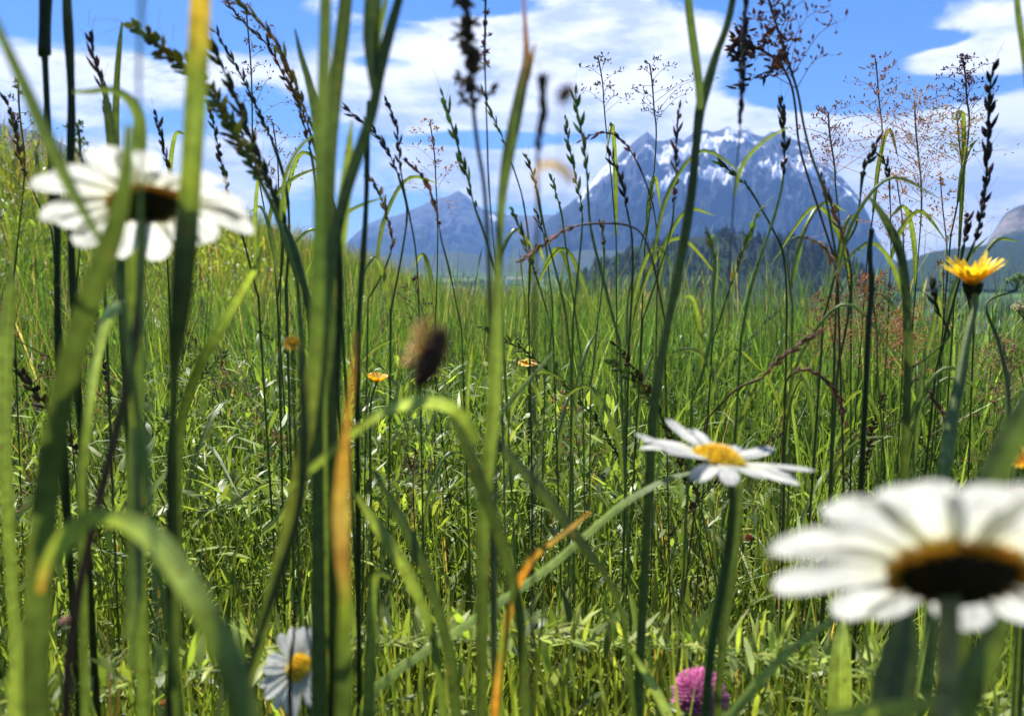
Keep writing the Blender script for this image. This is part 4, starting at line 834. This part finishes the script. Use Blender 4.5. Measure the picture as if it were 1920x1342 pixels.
# ------------------------------------------------------------------ centre
blade('tall central grass blade wrapped round its stem, with a pinkish tip at the top', [(981, -20, 4), (985, 50, 8), (988, 110, 14), (978, 170, 22), (965, 235, 25), (952, 300, 23), (942, 370, 16), (937, 450, 14), (934, 540, 16), (932, 640, 24), (928, 740, 26), (918, 850, 26), (908, 950, 26), (905, 1100, 24)], .235, .25,
      [(.30, .14, .12), (.25, .13, .08), (.07, .11, .03), DK, MD, MD, BR, BR, BR, MD, MD, DK], .25, .6)
blade('short purplish blade tip beside the top of the central blade', [(1004, 82, 3), (997, 110, 9), (990, 140, 12), (975, 190, 10), (965, 240, 8)], .236, .24, [(.22, .12, .10), OL, MD], .3, ground_=False)
stalk('narrow grey stem right of the central blade, low against the hills', [(938, 400, 8), (936, 480, 9), (933, 560, 9)], .26, .26, (.14, .22, .08))
stalk('green wheat-like spike left of the tall centre stem, leaning left', [(829, 180, 8), (842, 215, 13), (855, 255, 13), (866, 300, 13), (878, 345, 12), (886, 385, 8), (895, 440, 8), (905, 540, 8)], .45, .47, MD, 'spike', (.10, .14, .04), 5, dens=.8, L=.010)
stalk('blurred tall flowering stalk left of the centre stem, reaching the top edge', [(872, -30, 30), (877, 40, 34), (879, 100, 32), (881, 150, 22), (886, 210, 8), (897, 280, 8), (910, 350, 9), (916, 460, 9), (918, 600, 9)], .24, .26, (.12, .13, .06), 'panicle', (.14, .10, .06), 4, dens=1.8, L=.003)
stalk('hair-thin grey stem rising to the top edge left of the centre blade', [(908, -40, 14), (910, 60, 14), (911, 130, 5), (912, 260, 5), (914, 400, 5), (916, 560, 5)], .45, .46, (.10, .11, .08), 'panicle', PU, 2, dens=.5, L=.003)
stalk('thin green awned stem crossing left of the centre blade', [(908, 170, 9), (918, 205, 10), (930, 235, 9), (945, 270, 4), (965, 320, 5), (985, 380, 5), (1010, 470, 6), (1030, 560, 6)], .5, .52, DK, 'spike', (.12, .16, .05), 3, dens=.7, L=.006)
stalk('narrow dark blurred spike right of the tall centre blade', [(1014, 155, 6), (1017, 200, 14), (1014, 245, 14), (1009, 290, 9), (1006, 350, 6), (1005, 450, 6), (1004, 560, 6)], .19, .2, (.06, .05, .04), 'spike', (.05, .04, .035), 3, dens=1.5, L=.005, out=.25)
blade('blurred tan dead leaf curled over against the cloud, right of the centre blade', [(1074, 350, 6), (1066, 328, 16), (1045, 312, 17), (1022, 308, 15), (1008, 322, 8), (1001, 360, 1.5), (990, 450, 1.1), (960, 620, 1.1)], .13, .14, [TN, TN, (.50, .34, .14), TN, OL, MD, MD], .3)
stalk('upright green ryegrass spike, tallest of the group left of the mountain', [(1081, 175, 7), (1085, 215, 12), (1091, 255, 12), (1096, 300, 11), (1101, 345, 8), (1108, 430, 8), (1116, 520, 9), (1124, 640, 9)], .46, .48, MD, 'spike', (.10, .14, .04), 4, dens=.8, L=.009)
stalk('smaller green ryegrass spike just left of the tallest one', [(1059, 225, 5), (1066, 262, 10), (1074, 300, 10), (1082, 350, 8), (1090, 400, 6), (1097, 480, 6), (1104, 600, 7)], .5, .52, MD, 'spike', (.09, .13, .04), 4, dens=.7, L=.008)
stalk('thin brown stalk arching over to the right in front of the mountain slope', [(1092, 262, 4), (1115, 252, 7), (1145, 250, 8), (1172, 272, 8), (1195, 305, 7), (1215, 350, 4), (1230, 400, 4), (1240, 470, 4), (1244, 560, 4)], .5, .52, BN, 'spike', (.10, .06, .045), 4, dens=.6, L=.006)
stalk('dark thin spike at the left flank of the mountain', [(1145, 285, 5), (1155, 315, 12), (1165, 345, 12), (1175, 390, 6), (1186, 440, 7), (1192, 520, 7), (1195, 640, 7)], .5, .52, DK, 'spike', (.05, .04, .035), 3, L=.008)
stalk('bent beaded brown stalk pointing down left to the pale valley building', [(972, 490, 5), (998, 474, 9), (1025, 455, 10), (1055, 435, 10), (1088, 422, 9), (1130, 419, 6), (1172, 422, 6), (1198, 440, 6), (1210, 500, 6), (1214, 600, 6)], .42, .45, BN, 'spike', (.16, .10, .07), 4, dens=.9, L=.005)
for k, (x0, y0, x1, y1, w_, dd_, lab) in enumerate([
        (985, 290, 1052, 560, 7, .55, 'thin dark stem slanting right from behind the centre blade'), (1035, 330, 1075, 560, 5, .6, 'faint stem slanting right left of the mountain foot'), (1008, 400, 1040, 590, 5, .65, 'short faint stem left of the bent beaded stalk'),
        (1222, 350, 1180, 560, 5, .55, 'slender stem in front of the mountain leaning left'), (1130, 420, 1125, 600, 5, .6, 'slender upright stem under the bent beaded stalk'), (1332, 440, 1338, 640, 10, .45, 'bright green upright stem before the wooded hill')]):
    stalk(lab, [(x0, y0, w_ * 1.5), ((x0 * 3 + x1) / 4 + 4, (y0 * 3 + y1) / 4, w_ * 1.6), ((x0 + x1) / 2 + 3, (y0 + y1) / 2, w_), (x1, y1, w_), (x1 + 6, y1 + 120, w_)], dd_, dd_, [BR, MD], 'spike', [(.10, .08, .04), (.12, .16, .05)][k % 2], 1, dens=.8, L=.007)

LEFT = [([(402, 60, 5), (440, 120, 9), (478, 190, 11), (510, 265, 11), (532, 340, 9), (548, 430, 8), (556, 540, 8)], 'fine dark spike arching between the two long arching ones at upper left', (.06, .05, .03)),
        ([(455, 255, 5), (482, 300, 9), (505, 350, 10), (525, 405, 8), (538, 470, 7), (546, 560, 7)], 'low dark spike arching left of the thick centre-left stems', (.05, .05, .03)),
        ([(520, 90, 4), (545, 150, 8), (566, 215, 9), (580, 280, 7), (590, 360, 6), (596, 480, 6)], 'thin straight spike just left of the pointed dark blade', (.08, .07, .04)),
        ([(648, 205, 5), (690, 235, 9), (722, 275, 10), (745, 330, 8), (762, 390, 6), (770, 470, 6), (774, 580, 6)], 'dark spike arching right out of the thick centre-left stems', (.06, .045, .04)),
        ([(724, 190, 5), (738, 225, 11), (745, 260, 8), (753, 320, 5), (768, 400, 5), (778, 480, 5), (782, 600, 5)], 'short-headed slender stalk left of the small blue peak', (.05, .04, .035)),
        ([(690, 330, 4), (712, 365, 8), (728, 410, 8), (738, 470, 5), (742, 560, 5)], 'small low spike against the foot of the small blue peak', (.12, .09, .07)),
        ([(395, 200, 5), (402, 250, 9), (415, 310, 9), (432, 370, 7), (445, 440, 7), (450, 560, 7)], 'upright dark spike just right of the broad yellow-lit blade', (.05, .05, .03)),
        ([(290, 215, 4), (302, 255, 8), (312, 295, 7), (322, 350, 5), (328, 430, 5)], 'tiny dark spike above the left daisy, left of the broad blade', (.05, .045, .04)),
        ([(12, 190, 5), (22, 225, 10), (34, 262, 7), (44, 330, 5), (50, 430, 5)], 'small dark spike at the left edge above the bank', (.07, .06, .05)),
        ([(762, 300, 4), (790, 330, 8), (812, 375, 8), (826, 430, 5), (834, 500, 5), (838, 620, 5)], 'brownish spike leaning left on the flank of the small blue peak', (.14, .10, .07)),
        ([(958, 390, 4), (970, 420, 9), (985, 455, 8), (1000, 510, 5), (1008, 620, 5)], 'short green spike right of the centre blade over the pale building', (.11, .13, .05)),
        ([(1272, 205, 4), (1270, 260, 9), (1268, 315, 8), (1262, 380, 5), (1256, 480, 5), (1252, 600, 5)], 'thin purple spike just left of the forked stem', (.09, .06, .06)),
        ([(1425, 395, 4), (1410, 430, 8), (1392, 470, 8), (1378, 530, 5), (1372, 640, 5)], 'green spike leaning right in front of the wooded hill', (.12, .15, .05)),
        ([(1540, 330, 5), (1555, 380, 10), (1575, 430, 11), (1592, 480, 8), (1604, 560, 8), (1610, 680, 8)], 'brown spike crossing the right flank of the mountain', (.13, .08, .055))]
for P_, lab, c_ in LEFT: stalk(lab, P_, .46, .5, DK, 'spike', c_, 3, L=.0065, dens=.9)

# ------------------------------------------------------------------ right
stalk('forked green grass stem rising right of the mountain peak to the top edge', [(1380, -50, 11), (1365, 40, 15), (1345, 100, 16), (1328, 160, 18), (1314, 205, 20), (1305, 270, 19), (1297, 340, 17), (1285, 420, 17), (1268, 520, 18), (1252, 610, 18), (1238, 690, 18), (1225, 790, 18)], .31, .33, [MD, BR, MD, DK, MD, MD, MD],
      leaves=[([(1287, -50, 12), (1293, 20, 15), (1302, 90, 16), (1310, 150, 15), (1314, 205, 14)], .312, MD)])
stalk('dark slim spike hanging at the top edge right of the forked stem', [(1399, -40, 10), (1398, 40, 11), (1396, 110, 10), (1391, 170, 8), (1386, 230, 4), (1384, 320, 4), (1384, 450, 4)], .33, .34, DK, 'spike', (.04, .04, .035), 4, dens=1.4, L=.006, out=.2)
stalk('tall bushy purple-brown panicle above the mountain', [(1440, -10, 110), (1452, 30, 120), (1466, 75, 125), (1480, 125, 110), (1494, 175, 60), (1505, 235, 8), (1522, 295, 9), (1548, 360, 9), (1570, 430, 10), (1592, 500, 11), (1604, 600, 11)], .43, .46, [BN, BN, OL, DK, DK], 'panicle', (.11, .07, .065), 4, dens=1.7, L=.0030, name='panicle_grass')
stalk('side-branching dark panicle left of the bushy purple-brown one', [(1388, 78, 60), (1420, 90, 70), (1455, 112, 70), (1478, 150, 50), (1490, 200, 8), (1500, 280, 7), (1520, 380, 7), (1540, 500, 7)], .46, .48, BN, 'panicle', (.08, .055, .055), 3, dens=1.1, L=.0055, name='panicle_grass')
AIR = (.25, .19, .14)
for (cx, cy, h, s, dd_, dens, c_, lab) in [
        (1722, 190, 190, 190, .62, 3.0, AIR, 'broad airy pale panicle on the white cloud, tallest of the airy ones'), (1648, 110, 130, 90, .75, 1.2, (.2, .15, .16), 'thin faint panicle in front of the blue sky at upper right'),
        (1812, 110, 110, 70, .6, 1.7, (.10, .06, .07), 'dense purple-brown panicle just left of the dark right spike'), (1800, 215, 110, 150, .65, 1.6, (.22, .20, .07), 'greenish airy panicle left of the dark right spike'),
        (1560, 210, 130, 120, .6, 1.6, (.18, .12, .09), 'airy brown panicle right of the mountain summit'), (1690, 330, 150, 130, .8, 1.6, AIR, 'faint airy panicle lower on the white cloud'),
        (1770, 330, 150, 90, .85, 1.1, AIR, 'faint airy panicle low on the cloud, left of the dark right spike'), (1225, 120, 120, 100, .7, 1.0, (.10, .08, .08), 'sparse drooping panicle on the cloud above the mountain flank'),
        (1130, 110, 110, 80, .8, .7, (.12, .10, .10), 'very sparse panicle on the cloud right of the centre blade'), (815, 230, 150, 90, .8, 1.1, (.24, .19, .17), 'faint brown panicle over the small blue peak'),
        (470, 10, 260, 110, .7, 1.2, (.13, .11, .11), 'faint open panicle against the blue left of the thick stems'), (520, 230, 150, 90, .8, .9, (.16, .13, .12), 'faint open panicle low behind the arching spikes'),
        (1640, 520, 150, 120, .6, 3.0, (.22, .15, .09), 'dense reddish-brown open panicle in front of the dark trees on the right'), (1560, 560, 130, 120, .75, 2.0, (.18, .12, .075), 'reddish open panicle in front of the wooded hill foot'),
        (1700, 600, 120, 90, .7, 2.0, (.24, .16, .10), 'low reddish panicle left of the yellow flower stem'), (1890, 640, 130, 130, .6, 2.4, (.20, .17, .11), 'pale tan panicle at the right edge under the umbels'),
        (40, 150, 160, 70, .6, .8, (.16, .14, .13), 'faint panicle at the left edge against the cloud'), (150, 230, 80, 50, .45, 1.0, (.12, .17, .05), 'little leafy green panicle above the left daisy')]:
    ht = h / 4
    stalk(lab, [(cx - 8, cy, s * .9), (cx - 4, cy + ht, s), (cx, cy + 2 * ht, s * 1.05), (cx + 3, cy + 3 * ht, s * .8), (cx + 5, cy + h, 5), (cx + 8, cy + h + 90, 4), (cx + 10, cy + h + 220, 5)], dd_, dd_ + .03, [c_, OL, DK], 'panicle', c_, 4, dens=dens, L=.0024 * dd_ / .6, name='panicle_grass', group='airy panicle grasses')
stalk('tall dark knobbly spike at the right against the white cloud', [(1861, 132, 7), (1857, 175, 15), (1855, 230, 15), (1851, 290, 15), (1846, 350, 15), (1838, 405, 12), (1828, 450, 9), (1812, 510, 8), (1800, 600, 8), (1790, 700, 8)], .45, .48, DKG, 'spike', (.035, .028, .03), 6, dens=1.0, L=.009)
stalk('upright spike dark above and green below, right of the bushy panicle', [(1467, 190, 5), (1470, 235, 11), (1470, 280, 11), (1467, 330, 8), (1458, 380, 8), (1445, 430, 9), (1428, 485, 9), (1412, 560, 9), (1405, 640, 9)], .46, .48, [DKG, BR, BR, MD], 'spike', (.045, .04, .03), 3, L=.008)
stalk('thin dark stem bending right across the mountain base', [(1348, 305, 5), (1375, 328, 7), (1402, 352, 7), (1428, 390, 6), (1450, 430, 7), (1470, 480, 7), (1480, 580, 7)], .5, .5, DK, 'spike', DK, 2, L=.007)
stalk('small dark-headed spike at the right end of the mountain', [(1639, 270, 5), (1630, 298, 14), (1620, 325, 12), (1613, 370, 6), (1604, 420, 6), (1594, 480, 7), (1598, 600, 7)], .48, .5, DK, 'spike', (.05, .045, .035), 2, L=.008)
stalk('tiny dark spike right of the mountain, hanging on the cloud', [(1653, 292, 5), (1661, 315, 13), (1668, 340, 6), (1672, 420, 3), (1676, 540, 3)], .6, .6, DK, 'spike', (.09, .08, .06), 2, L=.007)
blade('dark curved blade right of the mountain foot', [(1628, 368, 4), (1645, 388, 10), (1665, 420, 15), (1682, 455, 17), (1692, 490, 16), (1700, 560, 16), (1704, 660, 14)], .36, .37, [DK, DKG, DK, DK], .35)
stalk('short dark spike left of the yellow flower', [(1816, 408, 5), (1812, 432, 12), (1806, 460, 11), (1802, 510, 6), (1798, 600, 6)], .5, .5, DKG, 'spike', (.04, .03, .03), 2, L=.008)
stalk('second upright dark stem near the right mountain foot', [(1632, 430, 8), (1633, 480, 9), (1632, 540, 10), (1630, 620, 10)], .4, .4, DKG)
stalk('drooping tan grass head before the wooded hill', [(1572, 530, 6), (1566, 500, 10), (1552, 470, 11), (1530, 452, 10), (1500, 445, 7), (1480, 452, 5), (1466, 490, 5), (1460, 580, 5)], .45, .46, OL, 'spike', (.18, .13, .075), 4, dens=1., L=.006)
stalk('arching reddish-brown stalk in the grass under the wooded hill', [(1545, 618, 6), (1520, 632, 10), (1490, 650, 11), (1460, 675, 11), (1435, 705, 9), (1405, 735, 7), (1395, 800, 7)], .42, .44, BN, 'spike', (.11, .06, .05), 4, dens=1., L=.006)
stalk('short reddish-brown stalk curving down right beside the arching one', [(1585, 790, 5), (1572, 750, 9), (1548, 715, 10), (1520, 695, 9), (1490, 698, 6), (1470, 730, 5), (1465, 800, 5)], .45, .46, BN, 'spike', (.12, .06, .05), 4, dens=1., L=.006)
stalk('dark curved stalk in the grass left of the yellow flower stem', [(1782, 805, 5), (1760, 760, 9), (1735, 725, 9), (1712, 712, 6), (1700, 760, 5), (1696, 850, 5)], .45, .46, BN, 'spike', (.10, .06, .05), 2, dens=1., L=.006)
blade('green stem cut by the top right corner', [(1903, -40, 9), (1910, 30, 11), (1920, 100, 11), (1932, 200, 11), (1945, 400, 11)], .3, .3, [BR, MD], .2)
stalk('dark slanting spike left of the yellow flower stem, low', [(1745, 535, 5), (1756, 570, 12), (1768, 600, 10), (1782, 640, 5), (1792, 700, 5)], .42, .42, DKG, 'spike', (.03, .03, .02), 2, L=.008)
blade('thin light green blade left of the yellow flower stem', [(1756, 575, 3), (1748, 620, 9), (1735, 670, 10), (1725, 740, 9)], .45, .45, [BR, BR, MD], .3)
blade('dark green blurred blade at the right edge above the huge daisy', [(1960, 680, 20), (1930, 760, 44), (1900, 820, 50), (1870, 880, 50), (1835, 960, 46)], .15, .15, [MD, MD, DK], .4)
blade('bright straight blade slanting up right beside the magenta clover', [(1625, 1120, 4), (1585, 1146, 11), (1530, 1182, 13), (1470, 1228, 15), (1415, 1285, 17), (1360, 1355, 18)], .25, .26, [BR, LM, LM, LM, BR], -.3)
blade('pale lime pointed blade standing near the bottom, left of the olive daisy stem', [(1582, 1160, 5), (1578, 1200, 26), (1576, 1260, 40), (1576, 1380, 46)], .33, .33, [PL, (.30, .40, .08), (.30, .40, .08)], .2)
blade('pale narrow blade leaning left of the magenta clover', [(1182, 1215, 5), (1205, 1255, 13), (1232, 1300, 18), (1262, 1365, 18)], .3, .3, [BR, PL, PL], -.5)
blade('wide blurred dark blade left of the olive daisy stem', [(1705, 1150, 20), (1695, 1210, 60), (1682, 1280, 76), (1665, 1400, 80)], .18, .17, [DK, DK, MD], .45)
blade('wide blurred green blade right of the olive daisy stem', [(1885, 1150, 18), (1862, 1200, 44), (1835, 1260, 52), (1800, 1340, 54), (1780, 1420, 54)], .15, .15, [MD, MD, BR], .4)
blade('lime leaf lying along the bottom edge by the olive daisy stem', [(1530, 1350, 10), (1590, 1336, 22), (1660, 1330, 28), (1730, 1322, 26), (1790, 1300, 12)], .13, .13, [LM, LM, BR], -.4, ground_=False)
blade('green blade behind the tilted daisy stem', [(1388, 890, 8), (1385, 960, 16), (1375, 1050, 18), (1362, 1140, 16), (1350, 1260, 14)], .33, .33, [MD, DK, DK], .2)

# ------------------------------------------------------------------ repeated grass stalks in the middle distance
def copy_tree(o):
    c = o.copy(); col.objects.link(c)
    for ch in o.children:
        d_ = ch.copy(); col.objects.link(d_); d_.parent = c
    return c
KINDS = [('green-spiked grass stalk standing in the middle meadow', 'spike', (.10, .14, .04), MD), ('brown-spiked grass stalk standing in the middle meadow', 'spike', (.08, .055, .035), DK),
         ('stalk with a pale airy head in the middle meadow', 'panicle', (.30, .20, .14), OL), ('stalk with a purple airy head in the middle meadow', 'panicle', (.13, .07, .07), DK)]
def proto(kind, c, cs, H, seed):
    root = bpy.data.objects.new('grass_stalk', None); col.objects.link(root)
    lean = rng.uniform(.05, .22); nod = rng.uniform(.1, .9)
    t = np.linspace(1, 0, 26)[:, None]; A = np.concatenate([lean * t ** 1.5 + .10 * nod * np.maximum(0, t - .7) ** 2 * 8, .02 * np.sin(t * 3), H * t - .10 * nod * np.maximum(0, t - .75) ** 2 * 6], 1)
    mb = MB(); tube(mb, A, np.linspace(.0004, .0010, 26), colmap([cs, cs], np.linspace(0, 1, 26)), 5, np.array([0, 1., 0])); mb.build('stem', M_STEM, root)
    mb = MB()
    if kind == 'spike': spike_geo(mb, A[:8], .0028, c, .9, .008, .45)
    else: panicle_geo(mb, A[:8], .05, c, 1.0, .0032)
    mb.build('seed_head', M_SEED, root); 
    for s_ in range(2):
        a_ = rng.uniform(0, 6.28); z0 = H * (.2 + .25 * s_); dr = np.array([math.cos(a_), math.sin(a_), 0]); P = catmull([[0, 0, z0], dr * .03 + [0, 0, z0 + .08], dr * .09 + [0, 0, z0 + .13], dr * .16 + [0, 0, z0 + .10]], 12)
        mb = MB(); ribbon(mb, P, np.array([.0015, .003, .0035, .0038, .0038, .0036, .0033, .003, .0025, .002, .0014, .0004]), colmap([cs, BR], np.linspace(0, 1, 12)), 0, .3, np.array([.1, .2, 1.])); mb.build('leaf', M_LEAF, root)
    return root
protos = [(k, proto(KINDS[k][1], KINDS[k][2], KINDS[k][3], H, 1)) for k in range(4) for H in (.42, .50)]
used = set(); placed = 0
while placed < 130:
    k, p = protos[placed % len(protos)]
    r_ = .62 + 2.6 * rng.uniform() ** 1.3; a_ = R(38) * rng.uniform(-1, 1); x, y = r_ * math.sin(a_), r_ * math.cos(a_)
    o = p if placed < len(protos) else copy_tree(p)
    o.location = (x, y, float(ground(x, y)) - .005); o.rotation_euler.z = rng.uniform(0, 6.28); s_ = rng.uniform(.72, 1.05); o.scale = (s_, s_, s_)
    if x < -.7 : o.scale = (s_ * .85,) * 3
    tag(o, KINDS[k][0], 'grass stalk', KINDS[k][0].split(' ')[0] + ' grass stalks of the middle meadow' if k < 2 else ('pale' if k == 2 else 'purple') + ' airy stalks of the middle meadow')
    placed += 1

# ------------------------------------------------------------------ air
HAZE = 8e-5
me = bpy.data.meshes.new('haze'); x0, x1, y0, y1, z0, z1 = -13000, 13000, -13000, 13000, -140, 1700
v = [(x, y, z) for x in (x0, x1) for y in (y0, y1) for z in (z0, z1)]
me.from_pydata(v, [], [(0, 1, 3, 2), (4, 6, 7, 5), (0, 4, 5, 1), (2, 3, 7, 6), (0, 2, 6, 4), (1, 5, 7, 3)])
m, n, l = mat('air'); pv = n.new('ShaderNodeVolumePrincipled'); pv.inputs['Color'].default_value = (.23, .45, 1.0, 1); pv.inputs['Density'].default_value = HAZE; pv.inputs['Anisotropy'].default_value = .1
o_ = n.new('ShaderNodeOutputMaterial'); l.new(pv.outputs[0], o_.inputs['Volume']); me.materials.append(m)
hz = bpy.data.objects.new('haze', me); col.objects.link(hz); tag(hz, kind='stuff')
